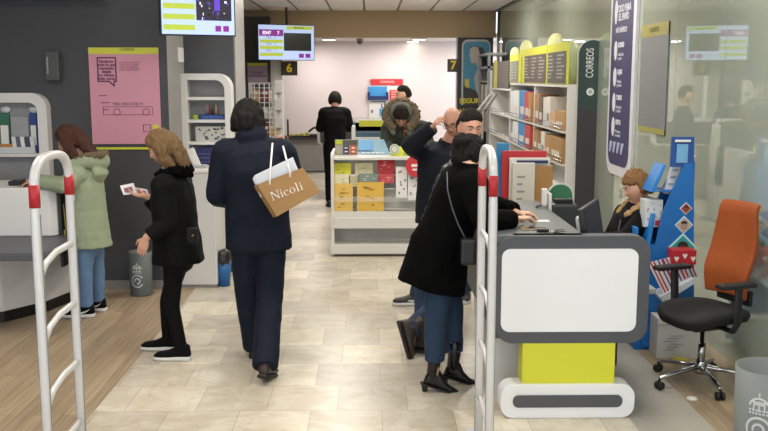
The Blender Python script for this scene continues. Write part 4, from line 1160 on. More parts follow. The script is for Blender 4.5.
# ================================================================ NAVY PANEL ON THE GLASS
def wy(px): return XG / ((px - 370) / FPX)     # distance along the glass for a column
yA, yB_ = XG / (ray(611, 100).x / ray(611, 100).y), XG / (ray(636.5, 100).x / ray(636.5, 100).y)
def GW(px, py):
    r = ray(px, py); return V((0, 0, CAMZ)) + r * ((XG - .03) / r.x)
zl = GW(636, 183).z
t = thing('wall_sign', (XG - .03, (yA + yB_) / 2, zl), 'tall navy blue rounded sign with white rim and lettering on the glass wall', 'sign')
def yz(y0, z0, y1, z1, r, x, corners=(1, 1, 1, 1)):
    return [V((x, p.x, p.z)) for p in rrect(y0, z0, y1, z1, r, corners=corners)]
ztop = 3.0
part('rim', MB().prism(yz(yB_, zl, yA, ztop, .2, XG - .03), (.028, 0, 0)), M('#d0d0d6', .4), t)
part('face', MB().prism(yz(yB_ + .10, zl + .10, yA - .07, ztop - .07, .14, XG - .034), (.01, 0, 0)), M('#33315c', .45, var=.02), t)
ym = (yA + yB_) / 2 + .02
PW = M('#d6d6e2', .5)
def tz(py): return GW(622, py).z
text('TODO PARA\nEL ENVÍO', .095, (XG - .038, ym - .07, tz(13)), FACE_LEFT, PW, t, sx=.9, bold=.003)
text('MÁS RÁPIDO', .07, (XG - .038, ym, tz(30)), FACE_LEFT, PW, t, bold=.002)
for k, (py, h1_, h2_) in enumerate(((45, 'SOBRES', 'Acolchados\ny cartón'), (72, 'CAJAS', 'Pequeñas\ny grandes'), (98, 'TUBOS', 'Para planos\ny carteles'), (123, 'CINTA', 'Precintos y\nprotección'))):
    z = tz(py)
    text(h1_, .065, (XG - .038, ym + .10, z), FACE_LEFT, PW, t, align='LEFT', bold=.003)
    text(h2_, .045, (XG - .038, ym + .10, z - .11), FACE_LEFT, PW, t, align='LEFT')
    part('round_icon', MB().prism([(XG - .037, ym + .19 + .055 * math.cos(j * PI / 10), z - .05 + .095 * math.sin(j * PI / 10)) for j in range(20)], (.003, 0, 0)), PW, t)
part('round_icon', MB().prism([(XG - .037, ym + .22 + .05 * math.cos(j * PI / 10), tz(11) + .12 * math.sin(j * PI / 10)) for j in range(20)], (.003, 0, 0)), PW, t)
s = MB(); rr2 = random.Random(2)
for row in range(3):
    z0_ = tz(163 + 0) + .0 - row * .13 + .08
    for c_ in range(4):
        y_ = yA - .13 - c_ * .14
        if row % 2: pts = [(y_, z0_), (y_ - .12, z0_), (y_ - .06, z0_ + .11)]
        else: pts = [(y_, z0_), (y_ - .05, z0_), (y_ - .12, z0_ + .11), (y_ - .02, z0_ + .11)]
        if z0_ < zl + .12: continue
        s.prism([(XG - .037, a_, b_) for a_, b_ in pts], (.003, 0, 0))
part('geometric_pattern', s, M('#a9b0d0', .5), t)

# lilac grey poster on the glass further right
yC, yD = XG / (ray(641, 80).x / ray(641, 80).y), XG / (ray(668, 80).x / ray(668, 80).y)
zt_, zb_ = GW(655, 23).z, GW(655, 134).z
t = thing('wall_poster', (XG - .01, (yC + yD) / 2, zb_), 'faded grey-lilac poster with yellow ends on the glass wall', 'poster')
part('sheet', MB().box((XG - .012, yD, zb_), (XG - .004, yC, zt_)), M('#76797b', .35, var=.02), t)
part('header', MB().box((XG - .014, yD, zt_ - .11), (XG - .003, yC, zt_)), M('#968e44', .4), t)
part('footer', MB().box((XG - .014, yD, zb_), (XG - .003, yC, zb_ + .045)), M('#9a964a', .4), t)
text('CORREOS', .06, (XG - .016, (yC + yD) / 2, zt_ - .055), FACE_LEFT, M('#6d6a3a', .5), t)

# ================================================================ BLUE CARDBOARD DISPLAY
BL = M('#1668b4', .45, var=.03)
Yq = 6.42
def bp(px, py, Y=Yq): return P(px, py, Y)
t = thing('cardboard_display', (2.1, 6.8, 0), 'bright blue cardboard display stand with sloping pockets against the glass wall', 'display stand')
outline = [(641, 347), (641, 300), (650, 296), (636, 262), (638, 246), (655, 246), (662, 214), (670, 195), (685, 163), (694, 163), (694, 347)]
o = [bp(x, y) for x, y in outline]
for p_ in o:
    if p_.z < .02: p_.z = .0
part('side_panel', MB().prism(o, (0, .012, 0)), BL, t)
o2 = [p_ + V((0, .21, 0)) for p_ in o]
part('side_panel', MB().prism(o2, (0, .012, 0)), BL, t)
part('back_panel', MB().box((bp(693, 200).x, Yq + .012, 0), (bp(694, 200).x, Yq + .22, bp(0, 163).z)), BL, t)
part('foot_panel', MB().box((bp(641, 200).x, Yq + .012, 0), (bp(656, 200).x, Yq + .21, bp(0, 300).z)), BL, t)
for (x1_, y1_, x2_, y2_) in ((655, 192, 668, 165), (650, 246, 657, 214), (636, 262, 640, 228)):
    a_, b_ = bp(x1_, y1_), bp(x2_, y2_)
    part('pocket_front', MB().prism([a_ + V((-.03, .0, 0)), b_ + V((-.03, .0, 0)), b_ + V((-.01, .0, 0)), a_ + V((.0, 0, 0))], (0, .21, 0)), M('#1f7cc8', .4), t)
    part('pocket_floor', MB().box((a_.x, Yq + .012, a_.z), (bp(690, 0).x, Yq + .21, a_.z + .01)), BL, t)
hd0, hd1 = bp(673, 137), bp(694, 167)
part('header_card', MB().prism([(hd0.x - .01, Yq + .0, hd1.z), (hd1.x, Yq + .0, hd1.z), (hd1.x, Yq + .02, hd0.z), (hd0.x, Yq + .02, hd0.z)], (0, .015, 0)), M('#15468c', .4), t)
part('header_picture', MB().box((hd0.x + .03, Yq - .006, hd1.z + .03), (hd1.x - .05, Yq + .002, hd0.z - .05)), M('#6fa3cf', .4), t)
part('header_print', MB().box((hd0.x + .02, Yq + .004, hd0.z - .035), (hd1.x - .03, Yq + .012, hd0.z - .02)), PAPER, t)
for k, (px, py, r_, cf) in enumerate(((686, 208.5, 6.5, '#7c4a3c'), (684, 225, 9.5, '#a98a80'), (682.5, 248, 15.5, '#6d4436'))):
    q = bp(px, py, Yq - .004); rr_ = r_ / FPX * Yq
    s = MB(); s.prism([q + V((-rr_, 0, 0)), q + V((0, 0, -rr_)), q + V((rr_, 0, 0)), q + V((0, 0, rr_))], (0, .003, 0))
    s.mi = 1; e = rr_ * .84; s.prism([q + V((-e, -.002, 0)), q + V((0, -.002, -e)), q + V((e, -.002, 0)), q + V((0, -.002, e))], (0, .003, 0))
    s.mi = 2; s.prism([q + V((e * .45 * math.cos(j * PI / 8), -.004, -e * .05 + e * .5 * math.sin(j * PI / 8))) for j in range(16)], (0, .003, 0))
    s.mi = 3; s.prism([q + V((e * .42 * math.cos(j * PI / 8), -.005, e * .18 + e * .36 * math.sin(j * PI / 8))) for j in range(9)], (0, .003, 0))
    part('diamond_picture', s, [M('#bfe3e4', .4), M(['#b5463c', '#b9a49c', '#2f9c9c'][k], .4), M(cf, .5), M('#2a1c18', .5)], t)
# goods in the display
a_, b_ = bp(662, 193, Yq + .1), bp(675, 152, Yq + .1)
for k, (c_, lb) in enumerate((('#dfe0e2', 'tall white leaflet sloping in the upper pocket of the blue display'), ('#d9a7a4', 'pink and red leaflet behind the white one in the blue display'), ('#e5e6e8', 'second white leaflet at the back of the upper pocket of the blue display'), ('#d0d4d8', 'pale grey leaflet at the side of the upper pocket of the blue display'))):
    o_ = V((.035 * k, -.03 + .035 * k, -.01 * k))
    s = MB().prism([a_ + o_, a_ + o_ + V((.07, 0, 0)), b_ + o_ + V((.07, 0, 0)), b_ + o_], (0, .03, 0))
    s.mi = 1; d_ = (b_ - a_)
    for j in range(4):
        p0_ = a_ + o_ + d_ * (.2 + .17 * j) + V((.012, -.002, 0)); s.prism([p0_, p0_ + V((.04, 0, 0)), p0_ + d_ * .06 + V((.04, 0, 0)), p0_ + d_ * .06], (0, .002, 0))
    s.build('leaflet', [M(c_, .5), M(['#9aa6b4', '#b5463c', '#b05050', '#8d96a4'][k], .5)], None, lb, 'leaflet')
a_, b_ = bp(642, 226, Yq + .1), bp(661, 199, Yq + .1)
s = MB().box((a_.x, Yq + .05, a_.z), (b_.x, Yq + .17, b_.z), .003); s.mi = 1
r3 = random.Random(8)
for k in range(26):
    x, z = r3.uniform(a_.x + .01, b_.x - .015), r3.uniform(a_.z + .01, b_.z - .015); q_ = r3.uniform(.004, .01)
    s.mi = 1 if k % 4 else 2; s.box((x, Yq + .047, z), (x + q_, Yq + .051, z + q_))
s.mi = 2; s.box((b_.x - .05, Yq + .046, a_.z + .01), (b_.x - .012, Yq + .051, a_.z + .05))
s.build('gift_box', [M('#d2d6da', .5), M('#6b7280', .5), M('#b8323c', .5)], None, 'white gift box with small dark pattern in the middle pocket of the blue display', 'box')
# striped packs in the bottom pocket
cols = [('#b9344a', 'red'), ('#d8d3d8', 'white'), ('#39447f', 'dark blue'), ('#c46a80', 'pink'), ('#a32c3c', 'deep red'), ('#e0dce0', 'pale')]
for k in range(6):
    Yk = Yq - .15 + .014 * k
    T_, B_ = bp(648 + 6.2 * k, 263 - 1.6 * k, Yk), bp(664 + 5 * k, 295 - 3.4 * k, Yk)
    wx = V((.058, 0, .012)); s = MB()
    for j in range(5):
        s.mi = (0, 1, 2, 1, 0)[j] if k % 2 else (1, 0, 1, 2, 1)[j]
        u0, u1 = wx * (j / 5), wx * ((j + 1) / 5)
        s.prism([T_ + u0, T_ + u1, B_ + u1, B_ + u0], (0, .012, 0))
    c_ = cols[k]
    s.build('wrapping_pack', [M(c_[0] if k not in (1, 5) else '#b9344a', .45), M('#dcd8dc', .45), M('#3c4684' if k % 2 else '#a32c3c', .45)], None, c_[1] + ' striped pack leaning in the bottom pocket of the blue display', 'pack')
part('bottom_pocket', MB().prism([bp(660, 297, Yq - .17), bp(664, 303, Yq - .17), bp(694, 284, Yq - .17), bp(694, 278, Yq - .17)], (0, .17, 0)), M('#c9d0da', .4), t)
s = MB(); a_, b_ = bp(672, 265, Yq - .16), bp(697, 250, Yq - .16)
s.box((a_.x, Yq - .16, a_.z), (b_.x, Yq - .04, b_.z), .008); s.mi = 1
for k in range(3):
    cx_, cz_ = a_.x + .03 + .058 * k, (a_.z + b_.z) / 2 + (.01 if k % 2 else -.01)
    s.prism([(cx_ - .018, Yq - .162, cz_ + .008), (cx_, Yq - .162, cz_ - .022), (cx_ + .018, Yq - .162, cz_ + .008), (cx_ + .009, Yq - .162, cz_ + .018), (cx_, Yq - .162, cz_ + .01), (cx_ - .009, Yq - .162, cz_ + .018)], (0, .003, 0))
s.build('gift_box', [M('#b5242e', .45), PAPER], None, 'red gift box with white hearts on the bottom pocket of the blue display', 'box')

# white carton on the floor
a_, b_ = P(656, 358, 6.23), P(703, 318, 6.23)
t = thing('carton', ((a_.x + b_.x) / 2, 6.3, 0), 'white printed carton on the floor under the blue display', 'box')
part('carton_body', MB().box((a_.x, 6.22, 0), (b_.x, 6.40, b_.z), .004), M('#cfcdc8', .5, var=.03), t)
part('carton_tape', MB().box((a_.x - .001, 6.217, b_.z - .05), (b_.x + .001, 6.222, b_.z - .035)), M('#b9b6ae', .5), t)
s = MB()
for k in range(6): s.box((a_.x + .05 + .02 * (k % 3), 6.217, .06 + .02 * k), (a_.x + .12 + .03 * (k % 3), 6.222, .065 + .02 * k))
part('carton_print', s, M('#8f9ba6', .5), t)
MB().box((2.1, 6.12, .0), (2.2, 6.18, .022), .004).build('label_roll', M('#c7b83c', .5), None, 'small yellow piece on the floor in front of the white carton', 'packet')
q = G(692, 399); MB().lathe([(.035, 0), (.035, .006), (.02, .012), (0, .013)], (q.x, q.y, 0), 16).build('floor_socket', M('#d9d6d0', .4), None, 'small white disc on the wooden floor under the office chair', 'floor disc')

# ================================================================ OFFICE CHAIR
def office_chair(cx, cy, face, fabric, label, seatz=.50):
    t = thing('office_chair', (0, 0, 0), label, 'chair')
    BK = M('#17171a', .55, var=.08)
    # local: faces +Y
    s = MB()
    for k in range(5):
        a = R(90 + 72 * k) ; d_ = V((math.cos(a), math.sin(a), 0)); n_ = V((-d_.y, d_.x, 0))
        leg = MB()
        leg.tube([d_ * .03 + V((0, 0, .115)), d_ * .17 + V((0, 0, .10)), d_ * .315 + V((0, 0, .075))], [(.016, .026), (.012, .02), (.009, .014)], 10, ref=V((0, 0, 1)), sq=.7)
        part('leg', leg, CHROME, t)
        c_ = d_ * .315
        cs = MB()
        for sd in (-1, 1):
            cs.lathe([(0, -.009), (.024, -.009), (.027, -.004), (.027, .004), (.024, .009), (0, .009)], n=16, X=Matrix.Translation(c_ + V((0, 0, .027)) + n_ * .016 * sd) @ n_.to_track_quat('Z', 'Y').to_matrix().to_4x4())
        cs.tube([c_ + V((0, 0, .03)), c_ + V((0, 0, .075))], .008)
        part('caster', cs, BK, t)
    part('hub', MB().lathe([(.035, .07), (.04, .09), (.035, .14), (.03, .16)]), CHROME, t)
    part('gas_lift', MB().lathe([(.024, .14), (.024, .27), (.014, .27), (.014, seatz - .12)]), CHROME, t)
    part('mechanism', MB().box((-.09, -.12, seatz - .13), (.09, .13, seatz - .075), .015).tube([(.06, .03, seatz - .1), (.24, .05, seatz - .1)], .007), BK, t)
    # seat cushion
    s = MB()
    def seat(z, k):
        pts = []
        for j in range(28):
            a = 2 * PI * j / 28
            ca, sa = math.cos(a), math.sin(a)
            x = .25 * math.copysign(abs(ca) ** .55, ca) * k; y = .245 * math.copysign(abs(sa) ** .6, sa) * k
            x *= 1 - .06 * (sa < 0) * abs(sa)
            zz = z - (.035 * max(0, sa) ** 3) + .012 * abs(ca) ** 3
            pts.append((x, y, zz))
        return pts
    levels = [seat(seatz - .075, .82), seat(seatz - .06, .95), seat(seatz - .03, 1), seat(seatz - .005, .97), seat(seatz + .008, .85), seat(seatz + .008, .5)]
    n = 28; vs = [p for l in levels for p in l]
    fs = [[i * n + k, i * n + (k + 1) % n, (i + 1) * n + (k + 1) % n, (i + 1) * n + k] for i in range(len(levels) - 1) for k in range(n)]
    fs += [list(range(n))[::-1], list(range(n * (len(levels) - 1), n * len(levels)))]
    s.smooth = True; s._add(vs, fs)
    part('seat', s, M('#131316', .8, var=.15, scale=60, bump=.2, bscale=300), t, label='black seat cushion')
    # backrest: curved slab
    s = MB(); s.smooth = True; rows, colsn = 16, 9
    def bk(u, v, off):
        z = seatz + .07 + v * .60
        wd = .178 + .02 * math.sin(PI * min(1, v * 1.2)) - .02 * v ** 4
        x = (u - .5) * 2 * wd
        y = -.20 - .03 * math.sin(v * 2.4) * 1.0 - .045 * v ** 1.6 + .05 * (2 * abs(u - .5)) ** 2 + (.03 * math.exp(-((v - .25) / .18) ** 2))
        if v > .93: y -= .02 * (v - .93) / .07
        return V((x, y + off, z))
    vs = [bk(j / (colsn - 1), i / (rows - 1), 0) for i in range(rows) for j in range(colsn)] + [bk(j / (colsn - 1), i / (rows - 1), -.035) for i in range(rows) for j in range(colsn)]
    off = rows * colsn; fs = []
    for i in range(rows - 1):
        for j in range(colsn - 1):
            a_ = i * colsn + j; fs.append([a_, a_ + 1, a_ + colsn + 1, a_ + colsn]); fs.append([off + a_ + colsn, off + a_ + colsn + 1, off + a_ + 1, off + a_])
    for i in range(rows - 1):
        for j in (0, colsn - 1): a_ = i * colsn + j; fs.append([a_, a_ + colsn, off + a_ + colsn, off + a_])
    for j in range(colsn - 1):
        for i in (0, rows - 1): a_ = i * colsn + j; fs.append([a_, a_ + 1, off + a_ + 1, off + a_])
    s._add(vs, fs)
    br_ = part('backrest', s, fabric, t)
    b = br_.modifiers.new('bevel', 'BEVEL'); b.width = .012; b.segments = 3; b.limit_method = 'ANGLE'
    part('back_bracket', MB().tube([(0, -.10, seatz - .10), (0, -.22, seatz - .07), (0, -.26, seatz + .05), (0, -.28, seatz + .22)], [(.03, .02)] * 4, 10).box((-.15, -.255, seatz + .02), (.15, -.225, seatz + .12), .01), BK, t)
    for sd in (-1, 1):
        part('armrest_post', MB().tube([(sd * .10, 0, seatz - .085), (sd * .27, 0, seatz - .085), (sd * .295, -.01, seatz - .03), (sd * .30, .0, seatz + .19)], [(.013, .03)] * 4, 10, ref=V((0, 0, 1))), BK, t)
        ap = MB(); ap.box((sd * .30 - .042, -.11, seatz + .195), (sd * .30 + .042, .15, seatz + .225), .014)
        part('armrest', ap, BK, t)
    t.location = (cx, cy, 0); t.rotation_euler = (0, 0, face)
    return t

# ================================================================ PEOPLE
def voxel(mb, vox, smooth=3, disp=None):
    bmesh.ops.recalc_face_normals(mb.bm, faces=mb.bm.faces)
    me = bpy.data.meshes.new('tmp'); mb.bm.to_mesh(me); mb.bm.free()
    o = bpy.data.objects.new('tmp', me); COL.objects.link(o)
    m = o.modifiers.new('r', 'REMESH'); m.mode = 'VOXEL'; m.voxel_size = vox
    if smooth:
        q = o.modifiers.new('s', 'SMOOTH'); q.iterations = smooth; q.factor = .5
    dg = bpy.context.evaluated_depsgraph_get(); dg.update()
    out = bpy.data.meshes.new_from_object(o.evaluated_get(dg))
    bpy.data.objects.remove(o); bpy.data.meshes.remove(me)
    if disp:
        ns = [v.normal.copy() for v in out.vertices]
        for v, n in zip(out.vertices, ns): v.co += n * disp(v.co)
    for p in out.polygons: p.use_smooth = True
    return out
def link(me, name, mats, parent, label=None):
    me.name = name; me.materials.clear()
    for m in (mats if isinstance(mats, (list, tuple)) else [mats]): me.materials.append(m)
    o = bpy.data.objects.new(name, me); COL.objects.link(o); o.parent = parent
    if label: o['label'] = label
    return o
def folds(amp, fx=7.0, fz=4.0, seed=0.0):
    def f(p):
        q = V((p.x * fx + seed, p.y * fx, p.z * fz))
        a = noise.noise(q); b = noise.noise(q * 2.3 + V((3, 1, 7)))
        return amp * ((1 - abs(a) * 2.2) * .6 + b * .5)
    return f
def quilt(amp, step=.075, seed=0):
    def f(p):
        r = abs(math.sin(p.z / step * PI + .6 * noise.noise(V((p.x * 3 + seed, p.y * 3, 0))))) ** .5
        return amp * (r - .7) + .25 * amp * noise.noise(p * 14)
    return f
def head_fn(d, grow=0.0):
    rx, ry, rz = .076, .096, .118
    p = V((d.x * rx, d.y * ry, d.z * rz))
    z = p.z
    if z < 0:
        t = -z / rz
        p.x *= 1 - .34 * t ** 1.6
        if p.y < 0: p.y *= 1 - .42 * t ** 1.4
        else: p.y *= 1 - .06 * t
    if p.y > 0: p.y *= .95
    if d.y > 0.2 and grow == 0:
        def g(x, zc, sx, sz): return math.exp(-((p.x - x) / sx) ** 2 - ((z - zc) / sz) ** 2)
        k = 0
        k += .020 * g(0, -.026, .011, .016) + .011 * g(0, -.006, .008, .022)     # nose
        k += .005 * g(0, .026, .045, .010)                                          # brow
        k -= .010 * (g(.030, .008, .015, .011) + g(-.030, .008, .015, .011))       # sockets
        k += .005 * g(0, -.056, .020, .006) + .004 * g(0, -.066, .018, .006) - .004 * g(0, -.061, .02, .0028)
        k += .009 * g(0, -.093, .022, .014)                                         # chin
        k += .003 * (g(.042, -.028, .018, .02) + g(-.042, -.028, .018, .02))
        p.y += k
    if grow: p += d * grow
    return p
def rel(o, *a): return o + V(a)

class Person:
    def __init__(s, label, loc, rz, H, dy=0.0, **pose):
        s.root = thing('person', (0, 0, 0), label, 'person')
        s.loc, s.rz, s.k = V(loc), R(rz), H / 1.75
        s.inv = (Matrix.Translation(s.loc) @ Matrix.Rotation(s.rz, 4, 'Z') @ Matrix.Scale(s.k, 4)).inverted()
        d = dict(pel=V((0, 0, .96)), chest=V((0, 0, 1.28)), neck=V((0, -.01, 1.46)), head=V((0, .02, 1.625)), syaw=0, hyaw=0, hpitch=0, hroll=0,
                 kR=V((.09, .02, .50)), kL=V((-.09, .02, .50)), aR=V((.09, -.02, .085)), aL=V((-.09, -.02, .085)), fyR=-6, fyL=6, fpR=0, fpL=0,
                 eR=V((.25, -.04, 1.13)), eL=V((-.25, -.04, 1.13)), wR=V((.25, .08, .90)), wL=V((-.25, .08, .90)),
                 hdR=None, hdL=None, hnR=V((-1, 0, 0)), hnL=V((1, 0, 0)), curl=.45, build=1.0, shw=.175)
        for key, v in pose.items():
            if isinstance(v, tuple) and v[0] == 'p': v = s.inv @ P(v[1], v[2], v[3] + dy)
            elif isinstance(v, tuple) and v[0] == 'f':
                g_ = G(v[1], v[2]); v = s.inv @ (g_ + V((0, 0, s.k * (.085 + (v[3] if len(v) > 3 else 0)))))
            elif isinstance(v, tuple): v = V(v)
            d[key] = v
        s.__dict__.update(d)
        s.Ry = Matrix.Rotation(R(s.syaw), 3, 'Z')
        s.X = s.Ry @ V((1, 0, 0)); s.Y = s.Ry @ V((0, 1, 0))
        up = (s.neck - s.chest).normalized()
        s.sR = s.chest + up * .098 + s.X * s.shw; s.sL = s.chest + up * .098 - s.X * s.shw
        s.hR = s.pel + V((.085, 0, -.03)); s.hL = s.pel + V((-.085, 0, -.03))
        s.HM = Matrix.Translation(s.head) @ Matrix.Rotation(R(s.hyaw), 4, 'Z') @ Matrix.Rotation(R(-s.hpitch), 4, 'X') @ Matrix.Rotation(R(s.hroll), 4, 'Y') @ Matrix.Scale(1.07, 4)
        s.parts = []
    def limb(s, mb, a, b, c, ra, rb, rc, end=0.0, flat=1.0, **k):
        pts, rr = [], []
        for t in (0, .35, .7, .92): pts.append(a.lerp(b, t)); rr.append(ra + (rb - ra) * t)
        m = (a.lerp(b, .96) + b.lerp(c, .04)) / 2
        pts.append(b.lerp(m, .5)); rr.append(rb)
        for t in (.12, .35, .6, .85, 1 + end): pts.append(b.lerp(c, t)); rr.append(rb + (rc - rb) * min(1, t) ** .8)
        mb.tube(pts, [(r, r * flat) for r in rr], 14, **k)
    def torso(s, mb, secs, ref=None, cap=True):
        """secs: (point, rx, ry)"""
        mb.tube([q[0] for q in secs], [(q[1] * s.build, q[2] * s.build) for q in secs], 24, ref=ref or s.X, sq=.92, cap=cap)
    def hand(s, mb, W, D, N, side, curl):
        D = D.normalized(); N = (N - D * N.dot(D)).normalized(); T = D.cross(N) * side
        mb.tube([W - D * .02, W + D * .01, W + D * .045, W + D * .082], [(.024, .019), (.028, .017), (.040, .0155), (.040, .013)], 12, ref=T)
        for off, ln, cu in ((.028, .072, .85), (.0095, .080, 1.0), (-.0095, .074, 1.1), (-.028, .058, 1.2)):
            p = W + D * (.080 - abs(off) * .15) + T * off; dr = (D + T * off * 2.5).normalized()
            pts = [p - dr * .02, p]; ax = None
            a = 0
            for j, f in enumerate((.44, .31, .25)):
                a += curl * cu * (.7, 1.0, .7)[j]
                v = dr * math.cos(a) + N * math.sin(a)
                p = p + v * ln * f; pts.append(p.copy())
            mb.tube(pts, [.0092, .0092, .0086, .0078, .0068], 8)
        p = W + D * .022 + T * .026
        v1 = (D * .62 + T * .70 + N * .35).normalized(); v2 = (D * .85 + T * .25 + N * .5).normalized()
        mb.tube([p, p + v1 * .038, p + v1 * .038 + v2 * .030, p + v1 * .038 + v2 * .030 + (v2 + N * .3).normalized() * .022], [.0125, .0105, .0095, .008], 8)
    def body(s, skin, hands=(1, 1), vox=.0058):
        mb = MB()
        mb.ball((0, 0, 0), 1, X=s.HM, nu=56, nv=40, fn=head_fn)
        for sd in (-1, 1):
            mb.ball((sd * .077, -.008, -.006), (.008, .017, .029), X=s.HM, nu=12, nv=8)
        jaw = s.HM @ V((0, -.012, -.05))
        mb.tube([s.neck + V((0, 0, -.05)), s.neck, s.neck.lerp(jaw, .6), jaw], [.075, .062, .056, .054], 16)
        mid = (s.pel + s.chest) / 2
        s.torso(mb, [(s.pel + V((0, 0, -.06)), .15, .095), (s.pel, .15, .10), (mid, .125, .09), (s.chest, .145, .098), (s.chest.lerp(s.neck, .62), .13, .075), (s.neck, .06, .055)])
        for sh, e, w_, D, N, side, on in ((s.sR, s.eR, s.wR, s.hdR, s.hnR, 1, hands[0]), (s.sL, s.eL, s.wL, s.hdL, s.hnL, -1, hands[1])):
            s.limb(mb, sh, e, w_, .046, .036, .025)
            s.hand(mb, w_, D if D is not None else (w_ - e), N, side, s.curl)
        for h, k, a in ((s.hR, s.kR, s.aR), (s.hL, s.kL, s.aL)):
            s.limb(mb, h, k, a, .075, .048, .034)
        o = link(voxel(mb, vox, 2), 'body', skin, s.root)
        return o
    def face(s, iris='#3a2a20', brow='#2b211b', lip='#a8655a', eyes=True):
        X = s.HM
        for sd in (-1, 1):
            if eyes:
                mb = MB(); mb.ball((sd * .030, .0765, .008), .0100, X=X, nu=14, nv=10)
                n0 = len(mb.bm.verts)
                mb.mi = 1; mb.ball((sd * .030, .0822, .008), .0056, X=X, nu=12, nv=8)
                part('eye', mb, [M('#b9aca4', .4), M(iris, .2)], s.root)
            part('eyebrow', MB().tube([X @ V((sd * .014, .0945, .024)), X @ V((sd * .030, .0925, .030)), X @ V((sd * .047, .082, .025))], [(.003, .003), (.0038, .003), (.002, .002)], 8), M(brow, .8), s.root)
        part('lips', MB().tube([X @ V((-.021, .0845, -.061)), X @ V((-.008, .0915, -.0605)), X @ V((.008, .0915, -.0605)), X @ V((.021, .0845, -.061))], [(.0035, .003), (.0065, .004), (.0065, .004), (.0035, .003)], 8), M(lip, .5), s.root)
    def glasses(s, col='#1b1b1e'):
        X = s.HM; mb = MB()
        for sd in (-1, 1):
            pts = [X @ V((sd * .031 + .022 * math.cos(a), .1, .006 + .016 * math.sin(a))) for a in [k * PI / 7 for k in range(15)]]
            mb.tube(pts, .0022, 6, cap=False)
            mb.tube([X @ V((sd * .052, .098, .012)), X @ V((sd * .078, .06, .012)), X @ V((sd * .084, .0, .008))], .002, 6)
        mb.tube([X @ V((-.009, .1, .010)), X @ V((.009, .1, .010))], .002, 6)
        part('glasses', mb, M(col, .3), s.root)
    def hair(s, col, h=.014, line=.42, side=.1, low=-.35, extra=None, amp=.004, vox=.006, name='hair', label=None, freq=(60, 60, 14)):
        mb = MB()
        def fn(d):
            # hair region mask
            m1 = 1 / (1 + math.exp(-(d.z - line + .25 * abs(d.x)) * 22))
            m2 = 1 / (1 + math.exp((d.y - side) * 20)) * (1 / (1 + math.exp(-(d.z - low) * 20)))
            m = max(m1, m2)
            return head_fn(d, .0001) + d * (h * m - .016 * (1 - m))
        mb.ball((0, 0, 0), 1, X=s.HM, nu=48, nv=36, fn=fn)
        if extra: extra(mb, s)
        def disp(p):
            return amp * noise.noise(V((p.x * freq[0], p.y * freq[1], p.z * freq[2]))) + amp * .8 * noise.noise(p * 22)
        m = M(col, .75, spec=.25, var=.22, scale=30, bump=.5, bscale=60, stretch=(6, 6, 1))
        return link(voxel(mb, vox, 1, disp), name, m, s.root, label)
    def top(s, mat, hem=.80, r=(.20, .145, .185, .13, .20, .135), hemr=(.21, .16), sleeve=(.068, .054, .040), fold=None, collar=.09, name='jacket', label=None, hemoff=V((0, 0, 0)), collar_h=.0, vox=.0085, cuff=0.0):
        mb = MB(); mid = (s.pel + s.chest) / 2
        hp = V((s.pel.x, s.pel.y, 0)) + V((0, 0, hem)) + hemoff
        up = (s.neck - s.chest).normalized()
        top_ = s.neck + (s.HM.translation - s.neck).normalized() * collar_h
        secs = [(hp, hemr[0], hemr[1]), (hp.lerp(s.pel, .5), (hemr[0] + r[0]) / 2, (hemr[1] + r[1]) / 2), (s.pel + V((0, 0, .02)), r[0], r[1]), (mid, r[2], r[3]), (s.chest, r[4], r[5]), (s.chest + up * .10, r[4] * .97, r[5] * .86), (s.neck - up * .02, .105, .085), (s.neck + up * .015, collar * .85, collar * .85), (top_ + up * .02, collar * .8, collar * .82)]
        s.torso(mb, secs, cap=False)
        for sh, e, w_ in ((s.sR, s.eR, s.wR), (s.sL, s.eL, s.wL)):
            s.limb(mb, s.chest.lerp(sh, .55) + up * .045, sh, sh.lerp(e, .2), sleeve[0] * 1.15, sleeve[0] * 1.1, sleeve[0])
            s.limb(mb, sh, e, e.lerp(w_, 1 - cuff), sleeve[0], sleeve[1], sleeve[2], end=-.02, cap=False)
        return link(voxel(mb, vox, 3, fold or folds(.007)), name, mat, s.root, label)
    def trousers(s, mat, r=(.095, .066, .056), fold=None, name='trousers', hem=.0, label=None, seat=(.165, .12)):
        mb = MB()
        s.torso(mb, [(s.pel + V((0, 0, -.09)), seat[0] * .92, seat[1]), (s.pel + V((0, 0, -.03)), seat[0], seat[1]), (s.pel + V((0, 0, .08)), .14, .105)], ref=V((1, 0, 0)))
        for h, k, a in ((s.hR, s.kR, s.aR), (s.hL, s.kL, s.aL)):
            s.limb(mb, h, k, a + (k - a).normalized() * hem, r[0], r[1], r[2], cap=False)
        return link(voxel(mb, .008, 2, fold or folds(.006, 8, 5)), name, mat, s.root, label)
    def shoe(s, A, yaw, pitch, kind, mat, solem, k=None):
        X = Matrix.Translation(A) @ Matrix.Rotation(R(yaw), 4, 'Z') @ Matrix.Rotation(R(pitch), 4, 'X')
        def loft(secs, zb):
            n = 16; vs = []
            for (y, w_, zt, xo) in secs:
                for j in range(n):
                    a = 2 * PI * j / n; ca, sa = math.cos(a), math.sin(a)
                    x = w_ * math.copysign(abs(ca) ** .7, ca); zz = zb + (zt - zb) * (.5 + .5 * math.copysign(abs(sa) ** .6, sa))
                    vs.append(X @ V((x * (1 if sa < .1 else 1 - .25 * sa) + xo, y, zz)))
            m = len(secs)
            fs = [[i * n + j, i * n + (j + 1) % n, (i + 1) * n + (j + 1) % n, (i + 1) * n + j] for i in range(m - 1) for j in range(n)]
            fs += [list(range(n))[::-1], list(range((m - 1) * n, m * n))]
            mb = MB(); mb.smooth = True; mb._add(vs, fs); return mb
        zb = -.062 if kind != 'heel' else -.07
